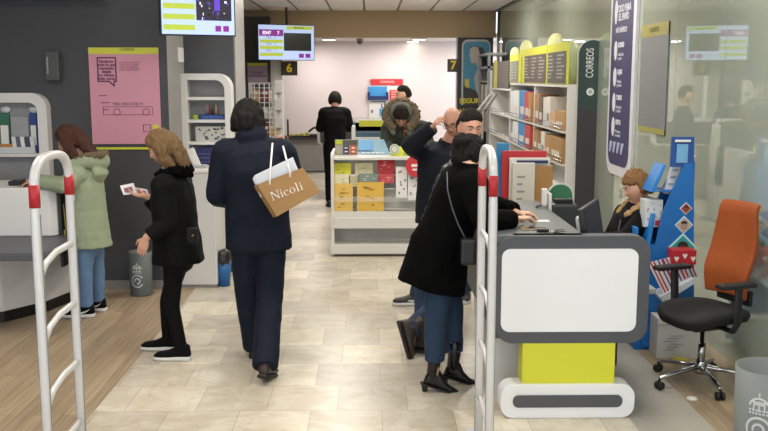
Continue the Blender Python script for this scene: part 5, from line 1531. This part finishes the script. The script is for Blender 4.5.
        if kind == 'heel':
            up = loft([(-.055, .022, -.02, 0), (-.045, .031, .03, 0), (-.01, .033, .06, 0), (.03, .033, .045, 0), (.07, .036, -.005, 0), (.12, .040, -.035, 0), (.16, .035, -.045, 0), (.20, .020, -.055, 0), (.215, .008, -.062, 0)], zb)
            up.tube([X @ V((0, -.012, .0)), A + (X.translation - A) + V((0, -.0, .10)), A + V((0, 0, .17))], [.040, .043, .047], 16)
        else:
            h = {'boot': .05, 'sneaker': .018, 'shoe': .005}[kind]
            up = loft([(-.068, .018, -.02, 0), (-.058, .033, .015 + h, 0), (-.03, .038, .03 + h, 0), (.02, .038, .025 + h * .6, 0), (.06, .043, .012, 0), (.10, .048, -.008, .0), (.15, .050, -.018, 0), (.185, .042, -.025, 0), (.21, .022, -.042, 0)], zb)
            if kind == 'boot': up.tube([X @ V((0, -.01, .0)), X @ V((0, -.012, .08))], [.045, .052], 16)
        sh = part('shoe' if kind != 'heel' and kind != 'boot' else 'boot', up, mat, s.root)
        e_ = .005 if kind == 'sneaker' else 0
        q_ = zb + (.014 if kind == 'sneaker' else .006)
        so = loft([(-.072, .020 + e_, q_, 0), (-.060, .037 + e_, q_, 0), (0, .040 + e_, q_, 0), (.06, .044 + e_, q_, 0), (.12, .050 + e_, q_, 0), (.17, .046 + e_, q_, 0), (.20, .032 + e_, q_, 0), (.217, .012, q_, 0)], zb - .024 if kind != 'heel' else zb - .008)
        part('sole', so, solem, sh)
        if kind == 'heel':
            hp = X @ V((0, -.042, -.075)); fl = V((hp.x, hp.y, 0.002))
            bw = MB().tube([hp + V((0, 0, .01)), hp.lerp(fl, .5), fl], [.026, .019, .017], 12, cap=False, sq=.7)
            part('heel', bw, solem, sh)
        if kind == 'sneaker' and k:
            for sd in (-1, 1):
                mb = MB()
                mb.prism([X @ V((sd * .043, y, z)) for y, z in ((.085, -.038), (.04, -.048), (-.01, -.03), (-.045, .0), (-.01, -.018), (.03, -.03), (.07, -.03))], tuple((X.to_3x3() @ V((sd * .006, 0, 0)))))
                part('side_mark', mb, solem, sh)
        return sh
    def shoes(s, kind, mat, solem, mark=False):
        s.shoe(s.aR, s.fyR, s.fpR, kind, mat, solem, mark); s.shoe(s.aL, s.fyL, s.fpL, kind, mat, solem, mark)
    def done(s):
        s.root.location = s.loc; s.root.rotation_euler = (0, 0, s.rz); s.root.scale = (s.k,) * 3
        return s
    def world(s, p): return Matrix.Translation(s.loc) @ Matrix.Rotation(s.rz, 4, 'Z') @ Matrix.Scale(s.k, 4) @ V(p)

SK = M('#c4917a', .5, var=.04, scale=20); SK2 = M('#b5826a', .5, var=.04, scale=20); SK3 = M('#cf9f88', .5, var=.04, scale=20)
NAVY = M('#0e1524', .8, spec=.25, var=.08, scale=12, bump=.15, bscale=200)
NAVYT = M('#121a2a', .8, spec=.25, var=.08, scale=10, bump=.15, bscale=200)
BLK = M('#08080a', .85, spec=.2, var=.15, scale=12, bump=.2, bscale=150)
BLKC = M('#050506', .95, spec=.1, var=.2, scale=20, bump=.2, bscale=250)
JEANS = M('#3c5878', .8, var=.12, scale=8, bump=.2, bscale=250)
DJEANS = M('#1f3350', .8, var=.12, scale=8, bump=.2, bscale=250)
SOLEW = M('#d6d4d2', .5); SOLED = M('#1c1a19', .6); LEATH = M('#0e0d0e', .22, var=.1); BROWNL = M('#2f221c', .45, var=.1)
FUR = M('#6f604a', .9, var=.3, scale=50, bump=.8, bscale=120)

def strands(mb, s, pts, rad):
    mb.tube([s.HM @ V(p) for p in pts], rad, 16, ref=V((1, 0, 0)))

# ---- man in navy seen from behind
p = Person('man seen from behind in navy jacket and trousers with a shopping bag over his shoulder', (-.745, 6.08, 0), 0, 1.80, dy=-.08,
           head=('p', 248, 123, 6.17), neck=('p', 252, 139, 6.13), chest=('p', 256, 168, 6.12), pel=(0.0, 0, .95),
           hyaw=6, hpitch=6, shw=.185, kR=(.06, .04, .50), kL=(-.10, .13, .51), aR=('f', 266, 382, .03), aL=('f', 255, 356), fpR=-16, fpL=0, fyR=-8, fyL=4,
           eL=('p', 216, 196, 6.13), wL=('p', 228, 200, 6.38), eR=('p', 296, 184, 6.2), wR=('p', 284, 150, 6.30), hdR=V((-.4, -.3, .8)), hnR=V((0, -1, 0)), curl=.9)
p.body(SK2, vox=.007); p.hair('#17120f', h=.030, line=.4, side=.2, low=-.42, amp=.010)
p.top(NAVY, hem=.80, r=(.205, .15, .20, .145, .215, .145), hemr=(.215, .16), sleeve=(.082, .066, .052), collar=.115, collar_h=.03, fold=folds(.009), name='jacket')
p.trousers(NAVYT, r=(.105, .088, .082), hem=-.02)
p.shoes('shoe', BROWNL, SOLED); p.done()

# ---- blonde woman in black coat
p = Person('blonde woman in black fur-hooded coat, leggings and white-soled trainers reading a leaflet', (-1.37, 6.32, 0), 82, 1.62, dy=-.13,
           head=('p', 163, 148, 6.45), neck=('p', 171, 172, 6.46), chest=('p', 173, 197, 6.46), pel=('p', 178, 250, 6.46),
           hyaw=8, hpitch=24, kR=('p', 167, 302, 6.55), kL=('p', 172, 306, 6.38), aR=('f', 168, 350), aL=('f', 182, 360), fyR=2, fyL=4,
           eL=('p', 168, 224, 6.25), wL=('p', 146, 238, 6.2), hdL=V((.0, .35, -.9)), hnL=V((1, 0, 0)),
           eR=('p', 165, 214, 6.66), wR=('p', 147, 196, 6.62), hdR=V((-.15, .9, .1)), hnR=V((0, -.2, 1)), curl=.35)
p.body(SK3); p.face(brow='#6b4d33')
def xh(mb, s):
    strands(mb, s, [(0, -.03, .09), (0, -.075, .02), (0, -.09, -.08), (-.0, -.085, -.17), (0, -.06, -.24)], [(.06, .05), (.088, .055), (.092, .05), (.085, .04), (.05, .025)])
    for sd in (-1, 1): strands(mb, s, [(sd * .05, .02, .09), (sd * .085, .01, .02), (sd * .088, .0, -.08), (sd * .075, -.005, -.17), (sd * .06, .0, -.22)], [(.025, .03), (.02, .045), (.022, .05), (.022, .045), (.012, .02)])
p.hair('#735a3d', h=.02, line=.45, side=.2, low=-.6, extra=xh, amp=.009)
p.top(BLK, hem=.74, r=(.21, .175, .20, .155, .21, .155), hemr=(.215, .195), sleeve=(.085, .07, .055), collar=.10, fold=folds(.009, 6, 5), name='coat', cuff=.12)
mb = MB(); n_ = p.neck
mb.tube([n_ + V((.12, .05, -.01)), n_ + V((.11, -.06, .015)), n_ + V((0, -.13, .01)), n_ + V((-.11, -.06, .015)), n_ + V((-.12, .05, -.01))], [.035, .045, .055, .045, .035], 14)
link(voxel(mb, .008, 1, lambda q: .02 * noise.noise(q * 45)), 'fur_trim', BLKC, p.root)
p.trousers(BLK, r=(.085, .056, .043), name='leggings', fold=folds(.003))
p.shoes('sneaker', BLK, SOLEW); p.done(); blond = p
# leaflets held
w_ = p.world(p.wR)
t = thing('leaflet', tuple(w_), 'open pink and white leaflet held by the blonde woman', 'leaflet')
a_ = P(120, 186, 6.5); b_ = P(147, 189, 6.58); 
s = MB()
for k, (d0, d1, dz) in enumerate(((0, .5, .03), (.5, 1, -.005))):
    u0, u1 = a_.lerp(b_, d0), a_.lerp(b_, d1)
    s.mi = k
    s.prism([u0 + V((0, 0, 0)), u1 + V((0, 0, dz)), u1 + V((.03, -.03, dz - .07)), u0 + V((.03, -.03, -.06))], (0, .003, .002))
    s.mi = 2; s.prism([u0.lerp(u1, .2) + V((.01, -.012, -.012)), u0.lerp(u1, .8) + V((.01, -.012, -.012 + dz * .6)), u0.lerp(u1, .8) + V((.02, -.03, -.04 + dz * .6)), u0.lerp(u1, .2) + V((.02, -.03, -.04))], (0, .002, .0))
part('pages', s, [M('#e6dfe2', .5), M('#d9c9cf', .5), M('#8d5a68', .5)], t)
# shoulder bag of the blonde woman
q = P(180, 232, 6.2)
t = thing('handbag', tuple(q), 'small black handbag at the hip of the blonde woman', 'bag')
part('bag_body', MB().box((q.x - .02, q.y - .01, q.z - .09), (q.x + .12, q.y + .05, q.z + .03), .02), M('#09090b', .6, spec=.3), t)
part('strap', MB().tube([q + V((.0, -.01, .05)), q + V((-.02, -.0, .2)), q + V((.0, .06, .36))], [(.008, .003)] * 3, 8), M('#151518', .5), t)
part('stud', MB().ball(q + V((.09, -.025, -.02)), .008), M('#b59b6a', .3, .8), t)

# ---- woman in sage green coat
SAGE = M('#949f84', .75, var=.06, scale=10, bump=.15, bscale=120)
p = Person('auburn-haired woman in glasses and long sage green padded coat leaning on the left counter', (-2.30, 7.5, 0), 86, 1.64, dy=-.1,
           head=('p', 70, 141, 7.6), neck=('p', 81, 160, 7.62), chest=('p', 85, 184, 7.62), pel=('p', 90, 236, 7.62),
           hyaw=5, hpitch=22, kR=('p', 97, 268, 7.72), kL=('p', 85, 270, 7.54), aR=('f', 99, 311), aL=('f', 87, 317), fyR=-2, fyL=6,
           eL=('p', 66, 186, 7.38), wL=('p', 36, 182, 7.5), eR=('p', 68, 184, 7.85), wR=('p', 34, 180, 7.78), hdR=V((0, 1, -.1)), hdL=V((.1, 1, -.1)), hnR=V((0, 0, -1)), hnL=V((0, 0, -1)), curl=.4)
p.body(SK3); p.face(brow='#4a2f24'); p.glasses('#6b5448')
def xh(mb, s):
    strands(mb, s, [(0, -.03, .09), (0, -.08, .02), (0, -.10, -.08), (0, -.13, -.16), (0, -.15, -.20)], [(.06, .05), (.088, .06), (.092, .055), (.085, .04), (.05, .02)])
    for sd in (-1, 1): strands(mb, s, [(sd * .05, .02, .09), (sd * .085, .015, .02), (sd * .092, .0, -.08), (sd * .09, -.01, -.16), (sd * .07, -.01, -.22)], [(.025, .03), (.02, .045), (.024, .05), (.024, .045), (.012, .02)])
p.hair('#4a2f25', h=.022, line=.45, side=.2, low=-.6, extra=xh, amp=.009)
p.top(SAGE, hem=.62, r=(.195, .165, .185, .155, .20, .15), hemr=(.20, .185), sleeve=(.085, .07, .055), collar=.10, fold=lambda q: quilt(.0035, .085)(q) + folds(.004)(q), name='coat')
mb = MB(); n_ = p.neck
mb.tube([n_ + V((.13, .03, -.03)), n_ + V((.12, -.09, .0)), n_ + V((0, -.19, -.01)), n_ + V((-.12, -.09, .0)), n_ + V((-.13, .03, -.03))], [.045, .06, .07, .06, .045], 14)
mb.tube([n_ + V((0, -.13, -.02)), n_ + V((0, -.17, -.12)), n_ + V((0, -.14, -.2))], [(.11, .05), (.12, .06), (.06, .03)], 14, ref=V((1, 0, 0)))
link(voxel(mb, .008, 3, folds(.005)), 'hood', SAGE, p.root)
mb = MB(); mb.tube([n_ + V((.13, .0, .015)), n_ + V((.13, -.10, .045)), n_ + V((.06, -.20, .05)), n_ + V((-.06, -.20, .05)), n_ + V((-.13, -.10, .045)), n_ + V((-.13, .0, .015))], [.02, .028, .032, .032, .028, .02], 12)
link(voxel(mb, .007, 0, lambda q: .018 * noise.noise(q * 60)), 'fur_trim', FUR, p.root, 'brown fur trim')
p.trousers(M('#5f7c9e', .8, var=.12, scale=8, bump=.2, bscale=250), r=(.088, .066, .056), name='jeans', hem=.01)
p.shoes('sneaker', BLK, SOLEW, True); p.done()

# ---- far man in black coat
p = Person('man in long black coat seen from behind with bowed head at the rear desk', (-.53, 14.0, 0), 0, 1.80,
           head=(0, .13, 1.565), neck=(0, .05, 1.45), chest=(0, .01, 1.29), hpitch=26, eR=(.225, .08, 1.16), eL=(-.225, .08, 1.16), shw=.155, wR=(.13, .33, 1.16), wL=(-.13, .33, 1.16), hnR=V((0, 0, -1)), hnL=V((0, 0, -1)))
p.body(SK2, vox=.008); p.hair('#1a1512', h=.020, line=.4, side=.2, low=-.5, vox=.008)
p.top(BLK, hem=.66, hemr=(.15, .13), r=(.155, .13, .16, .135, .185, .14), sleeve=(.08, .065, .05), name='coat', collar=.09); p.trousers(BLK); p.shoes('shoe', LEATH, SOLED); p.done()

# ---- staff member far right
p = Person('dark-haired man in profile with dark top standing behind the parka wearer', (.50, 13.2, 0), 98, 1.84, hyaw=0, hpitch=6)
p.body(SK3, vox=.007); p.face(); p.hair('#15110f', h=.012, line=.60, side=-.05, low=-.3, vox=.008)
p.top(M('#1d2420', .8, var=.1), hem=.85, name='jacket', collar=.075); p.trousers(BLK); p.shoes('shoe', LEATH, SOLED); p.done()

# ---- man in parka leaning over the kiosk
PARKA = M('#2d342a', .8, var=.08, scale=10, bump=.15, bscale=150)
p = Person('person in dark green parka with brown fur hood, head bowed over the white kiosk', (.44, 11.35, 0), 180, 1.78,
           pel=(0, -.05, .95), chest=(0, .16, 1.24), neck=(0, .27, 1.37), head=('p', 401, 116, 10.92), hpitch=48, shw=.2,
           eR=('p', 386, 146, 11.0), eL=('p', 428, 146, 11.0), wR=('p', 398, 158, 10.72), wL=('p', 412, 158, 10.72), hdR=V((-.5, .8, 0)), hdL=V((.5, .8, 0)), hnR=V((0, 0, -1)), hnL=V((0, 0, -1)))
p.body(SK, vox=.007); p.face(); p.hair('#1f1714', h=.02, line=.38, side=.1, low=-.4, amp=.008, vox=.007)
p.top(PARKA, hem=.62, hemr=(.23, .18), r=(.22, .17, .22, .165, .235, .17), sleeve=(.095, .08, .06), name='parka', collar=.10, fold=folds(.012, 6, 5))
mb = MB(); H_ = p.head
ring = [H_ + V((.185 * math.sin(a), -.02 - .06 * math.cos(a), .01 + .155 * math.cos(a))) for a in [R(-150 + 25 * k) for k in range(13)]]
mb.tube(ring, [.042] * 13, 14)
link(voxel(mb, .009, 0, lambda q: .028 * noise.noise(q * 38)), 'fur_trim', FUR, p.root, 'thick brown fur trim of the hood')
mb = MB(); mb.tube([H_ + V((0, -.03, .04)), H_ + V((0, -.13, .03)), H_ + V((0, -.19, -.06)), H_ + V((0, -.17, -.16))], [(.15, .13), (.155, .13), (.14, .11), (.10, .07)], 18, ref=V((1, 0, 0)))
for sd in (-1, 1): mb.tube([H_ + V((sd * .14, -.04, .0)), H_ + V((sd * .13, -.0, -.12)), H_ + V((sd * .09, .02, -.2))], [.035, .04, .03], 12)
hood = MB(); 
link(voxel(mb, .009, 2, folds(.006)), 'hood', M('#5d5f55', .8, var=.08), p.root, 'grey-lined hood')
part('drawstring', MB().tube([p.neck + V((.03, .13, -.0)), p.neck + V((.035, .16, -.08)), p.neck + V((.03, .17, -.13))], .004).tube([p.neck + V((-.03, .13, -.0)), p.neck + V((-.03, .16, -.07))], .004), M('#a33a35', .6), p.root)
p.trousers(BLK); p.shoes('boot', BROWNL, SOLED); p.done()

# ---- bald man with raised arm
p = Person('bald man in glasses and navy jacket with one hand raised to his face', (.60, 7.88, 0), 150, 1.76, dy=-.12,
           pel=('p', 440, 205, 8.0), chest=('p', 442, 165, 8.0), neck=('p', 447, 145, 8.0), head=('p', 453.5, 122, 7.94), hyaw=6, hpitch=22, hroll=6,
           eR=('p', 410, 146, 7.85), wR=('p', 433, 127, 7.72), hdR=V((-.6, .5, .55)), hnR=V((-.5, -.3, -.2)), eL=(-.26, .02, 1.10), wL=(-.2, .2, .95),
           kR=('p', 424, 262, 7.95), kL=('p', 462, 262, 8.05), aR=('f', 417, 305), aL=('f', 466, 299), fyR=-60, fyL=20, curl=.6)
p.body(SK); p.face(brow='#4d3a30'); p.glasses()
p.top(M('#10141f', .75, spec=.25, var=.1, scale=10), hem=.70, hemr=(.215, .17), r=(.215, .165, .21, .165, .22, .155), sleeve=(.09, .078, .058), name='jacket', collar=.09, collar_h=.02, fold=lambda q: quilt(.003, .11)(q) + folds(.006)(q))
p.trousers(DJEANS, r=(.095, .075, .066)); p.shoes('sneaker', M('#29272a', .5), SOLEW, True)
part('cord', MB().tube([p.inv @ P(411, 156, 7.75), p.inv @ P(418, 153, 7.74), p.inv @ P(426, 146, 7.78)], .008), BLACK, p.root)
p.done()

# ---- dark haired man behind the woman
p = Person('dark-haired man in padded navy jacket and brown boots, half hidden behind the woman in black', (.62, 6.5, 0), -88, 1.78, dy=-.2,
           pel=('p', 441, 238, 6.7), chest=('p', 459, 186, 6.72), neck=('p', 467, 156, 6.74), head=('p', 470, 128, 6.75), hyaw=-78, hpitch=8, syaw=-20,
           kR=('p', 434, 310, 6.6), kL=('p', 424, 300, 6.85), aR=('f', 411, 358, .13), aL=('f', 424, 352), fpR=-74, fpL=-8, fyR=4, fyL=0,
           eR=('p', 462, 205, 6.45), wR=('p', 480, 215, 6.5), eL=('p', 478, 200, 6.95), wL=('p', 500, 208, 6.9))
p.body(SK); p.face(); p.hair('#1b1613', h=.014, line=.58, side=-.05, low=-.35, amp=.006)
p.top(M('#101829', .5, var=.15, scale=10), hem=.72, hemr=(.22, .18), r=(.215, .17, .205, .165, .22, .165), sleeve=(.09, .078, .06), name='padded_jacket', collar=.085, fold=quilt(.012, .07))
mb = MB(); n_ = p.neck; mb.tube([n_ + V((.09, .08, -.06)), n_ + V((.10, -.02, .0)), n_ + V((0, -.10, .03)), n_ + V((-.09, -.02, .0)), n_ + V((-.08, .08, -.06))], [(.04, .02)] * 5, 12)
link(voxel(mb, .008, 2), 'collar', M('#45474b', .8), p.root, 'grey lining of the collar')
p.trousers(DJEANS, r=(.095, .075, .062)); p.shoes('boot', BROWNL, M('#1f1512', .6)); p.done()

# ---- woman in black coat at the front desk
p = Person('woman in shaggy black coat, jeans and heeled ankle boots leaning on the front desk', (.46, 5.6, 0), -80, 1.66, dy=-.2,
           pel=('p', 440, 248, 5.82), chest=('p', 459, 198, 5.80), neck=('p', 467, 166, 5.80), head=('p', 468, 155, 5.86), hyaw=28, hpitch=38, syaw=8, shw=.165,
           eR=('p', 486, 222, 5.5), wR=('p', 516, 219, 5.62), hdR=V((-.15, 1, .05)), hnR=V((0, 0, -1)),
           eL=('p', 492, 205, 6.05), wL=('p', 517, 213, 5.88), hdL=V((.3, 1, -.0)), hnL=V((0, 0, -1)), curl=.5,
           kR=('p', 436, 315, 5.74), kL=('p', 452, 308, 5.98), aR=('f', 434, 391, .02), aL=('f', 454, 383, .02), fpR=-17, fpL=-17, fyR=-10, fyL=-8)
p.body(SK3, vox=.0052)
def xh(mb, s): mb.ball((0, -.095, .03), (.06, .05, .055), X=s.HM)
p.hair('#120d0b', h=.017, line=.3, side=.35, low=-.75, extra=xh, amp=.010)
p.top(BLKC, hem=.70, hemr=(.235, .215), r=(.215, .185, .195, .165, .20, .155), sleeve=(.09, .078, .06), name='coat', collar=.11, hemoff=V((0, -.06, 0)), fold=lambda q: .008 * (1 - 2 * abs(noise.noise(V((q.x * 6, q.y * 6, q.z * 4))))) + .0025 * noise.noise(q * 50), cuff=.1)
p.trousers(M('#1d3450', .8, var=.12, scale=8, bump=.2, bscale=250), r=(.095, .078, .064), hem=.11, name='jeans')
p.shoes('heel', LEATH, SOLED); p.done()
# crossbody bag
q = P(468, 250, 5.26)
t = thing('handbag', tuple(q), 'black crossbody bag with chain strap on the back of the woman in black', 'bag')
part('bag_body', MB().box((q.x - .045, q.y - .03, q.z - .09), (q.x + .05, q.y + .06, q.z + .07), .022), M('#0d0d0f', .35), t)
part('strap', MB().tube([P(447, 172, 5.44), P(447.5, 190, 5.36), P(452, 208, 5.31), P(458, 224, 5.29), P(464, 236, 5.29), P(468, 241, 5.29)], [(.007, .004)] * 6, 8), M('#5d5f66', .35, .5), t)

# ---- seated employee
p = Person('fair-haired employee in black jacket with tan fur collar seated behind the front desk', (1.93, 6.85, 0), 100, 1.66, dy=.18,
           pel=(0, -.02, .56), chest=('p', 632, 230, 6.6), neck=('p', 637, 206, 6.6), head=('p', 637, 187, 6.57), hyaw=-6, hpitch=20, hroll=8,
           kR=(.10, .42, .52), kL=(-.10, .42, .52), aR=(.10, .42, .085), aL=(-.10, .42, .085),
           eL=('p', 622, 240, 6.35), wL=('p', 600, 240, 6.25), eR=('p', 612, 238, 6.8), wR=('p', 596, 244, 6.75), hdL=V((0, 1, 0)), hnL=V((0, 0, -1)), hnR=V((0, 0, -1)))
p.body(SK3); p.face(brow='#7d5a3c')
def xh(mb, s):
    mb.ball((0, -.085, -.02), (.055, .045, .06), X=s.HM)
p.hair('#84603c', h=.02, line=.45, side=.12, low=-.5, extra=xh, amp=.008)
p.top(BLK, hem=.50, hemr=(.2, .17), r=(.2, .16, .19, .15, .205, .15), sleeve=(.085, .07, .055), name='jacket', collar=.09)
mb = MB(); n_ = p.neck
mb.tube([n_ + V((.07, .11, -.06)), n_ + V((.11, .02, .0)), n_ + V((.07, -.09, .03)), n_ + V((-.07, -.09, .03)), n_ + V((-.11, .02, .0)), n_ + V((-.07, .11, -.06))], [.032, .04, .045, .045, .04, .032], 14)
link(voxel(mb, .007, 0, lambda q: .014 * noise.noise(q * 60)), 'fur_collar', M('#a98a5f', .9, var=.2, scale=50, bump=.6, bscale=120), p.root, 'tan fur collar')
part('lanyard', MB().tube([n_ + V((-.06, .16, -.10)), n_ + V((-.09, .20, -.22)), n_ + V((-.05, .26, -.30))], .006), M('#39424f', .5), p.root)
p.trousers(BLK); p.shoes('shoe', LEATH, SOLED); p.done()

# ================================================================ SHOPPING BAG
Yb = 5.76
C_ = [P(257, 184.5, Yb), P(303, 167.5, Yb), P(320, 192, Yb - .02), P(277, 216.5, Yb - .02)]
t = thing('shopping_bag', tuple((C_[0] + C_[2]) / 2 - V((0, 0, .15))), 'kraft paper shopping bag reading Nicoli slung over the back of the man in navy', 'bag')
dp = V((-.034, .10, -.022))
s = MB(); n8 = C_ + [c + dp for c in C_]
th_ = .003
s._add(n8, [[0, 1, 2, 3], [7, 6, 5, 4], [0, 3, 7, 4], [1, 5, 6, 2], [2, 6, 7, 3]])
part('bag_body', s, KRAFT, t)
part('gusset_crease', MB().prism([C_[0] + dp * .5 + V((-.002, 0, 0)), C_[3] + dp * .5 + V((-.002, 0, 0)), C_[3] + dp * .54 + V((-.002, 0, 0)), C_[0] + dp * .54 + V((-.002, 0, 0))], (-.002, 0, 0)), M('#8f6d44', .7), t)
ux = (C_[1] - C_[0]).normalized(); uz = (C_[0] - C_[3]).normalized(); uy = ux.cross(uz).normalized(); uz = uy.cross(ux) * 1
BM = Matrix((ux, uz, -uy if (ux.cross(uz)).y > 0 else ux.cross(uz))).transposed().to_4x4()
ctr = (C_[0] + C_[1] + C_[2] + C_[3]) / 4
# serif lettering 'Nicoli'
s = MB(); bw = .24; k = bw / 5.15
def L(pts): s.prism([ctr + ux * ((x - 2.6) * k) + uz * ((y - .55) * k) + V((0, -.004, 0)) for x, y in pts], (0, .003, 0))
def Rr(x0, y0, x1, y1): L([(x0, y0), (x1, y0), (x1, y1), (x0, y1)])
# N
Rr(.12, .05, .2, 1.15); Rr(.0, .0, .32, .06); Rr(.98, .05, 1.06, 1.15); Rr(.86, 1.1, 1.2, 1.16); Rr(.0, 1.1, .26, 1.16); L([(.12, 1.15), (.3, 1.15), (1.06, .02), (.95, .0)])
def ii(x):
    Rr(x + .08, .05, x + .22, .74); Rr(x, 0, x + .30, .06); Rr(x, .68, x + .22, .74); L([(x + .15 + .085 * math.cos(j * PI / 6), .98 + .085 * math.sin(j * PI / 6)) for j in range(12)])
ii(1.33)
def oc(cx, rx, a0, a1, n=18):
    for j in range(n):
        b0, b1 = a0 + (a1 - a0) * j / n, a0 + (a1 - a0) * (j + 1) / n
        def w2(b): return .05 + .10 * abs(math.cos(b))
        L([(cx + rx * math.cos(b0), .37 + .39 * math.sin(b0)), (cx + rx * math.cos(b1), .37 + .39 * math.sin(b1)), (cx + (rx - w2(b1)) * math.cos(b1), .37 + (.39 - .05) * math.sin(b1)), (cx + (rx - w2(b0)) * math.cos(b0), .37 + (.39 - .05) * math.sin(b0))])
oc(2.12, .34, R(40), R(320)); Rr(2.28, .52, 2.42, .66)
oc(3.0, .39, 0, 2 * PI)
Rr(3.68, .05, 3.82, 1.2); Rr(3.58, 0, 3.92, .06); Rr(3.58, 1.14, 3.82, 1.2)
ii(4.14)
part('lettering', s, M('#e9e4da', .5), t)
for (f0, f1, top_) in ((.28, .30, (272.5, 143)), (.72, .74, (283, 146))):
    b0 = C_[0].lerp(C_[1], f0) + dp * .0; tp = P(top_[0], top_[1], 5.88)
    part('handle', MB().tube([b0 + V((0, -.004, -.03)), b0 + V((0, -.006, .0)), b0.lerp(tp, .5) + V((0, -.01, 0)), tp], [(.006, .002)] * 4, 8), WHITE, t)
t = thing('white_carton', tuple((C_[0] + C_[1]) / 2), 'white box sticking up out of the kraft shopping bag', 'box')
W0, W1 = P(254, 176, Yb + .03), P(292, 158, Yb + .03)
s = MB().prism([W0, W1, W1 + V((.05, 0, -.13)), W0 + V((.05, 0, -.13))], (0, .075, 0)); part('carton_body', s, M('#dde0ea', .5, var=.01), t)
s = MB().prism([W0 + V((-.012, .02, -.02)), W0 + V((.0, .02, -.0)), W0 + V((.05, .02, -.13)), W0 + V((.038, .02, -.14))], (0, .05, 0)); part('carton_flap', s, M('#cfd3de', .5), t)

# ================================================================ CHAIRS
ORANGE = M('#964610', .75, var=.05, scale=20, bump=.15, bscale=300)
office_chair(2.125, 5.68, R(110), ORANGE, 'office chair with orange backrest, black seat and chrome star base at right')
t = thing('stool', (1.95, 6.87, 0), 'low dark swivel stool under the seated employee', 'stool')
part('cushion', MB().lathe([(.16, .40), (.18, .42), (.18, .455), (.14, .47), (0, .47)], (1.95, 6.87, 0)), BLACK, t)
part('column', MB().lathe([(.02, .05), (.02, .40)], (1.95, 6.87, 0)), CHROME, t)
part('base', MB().lathe([(.2, 0), (.2, .015), (.03, .05)], (1.95, 6.87, 0)), CHROME, t)
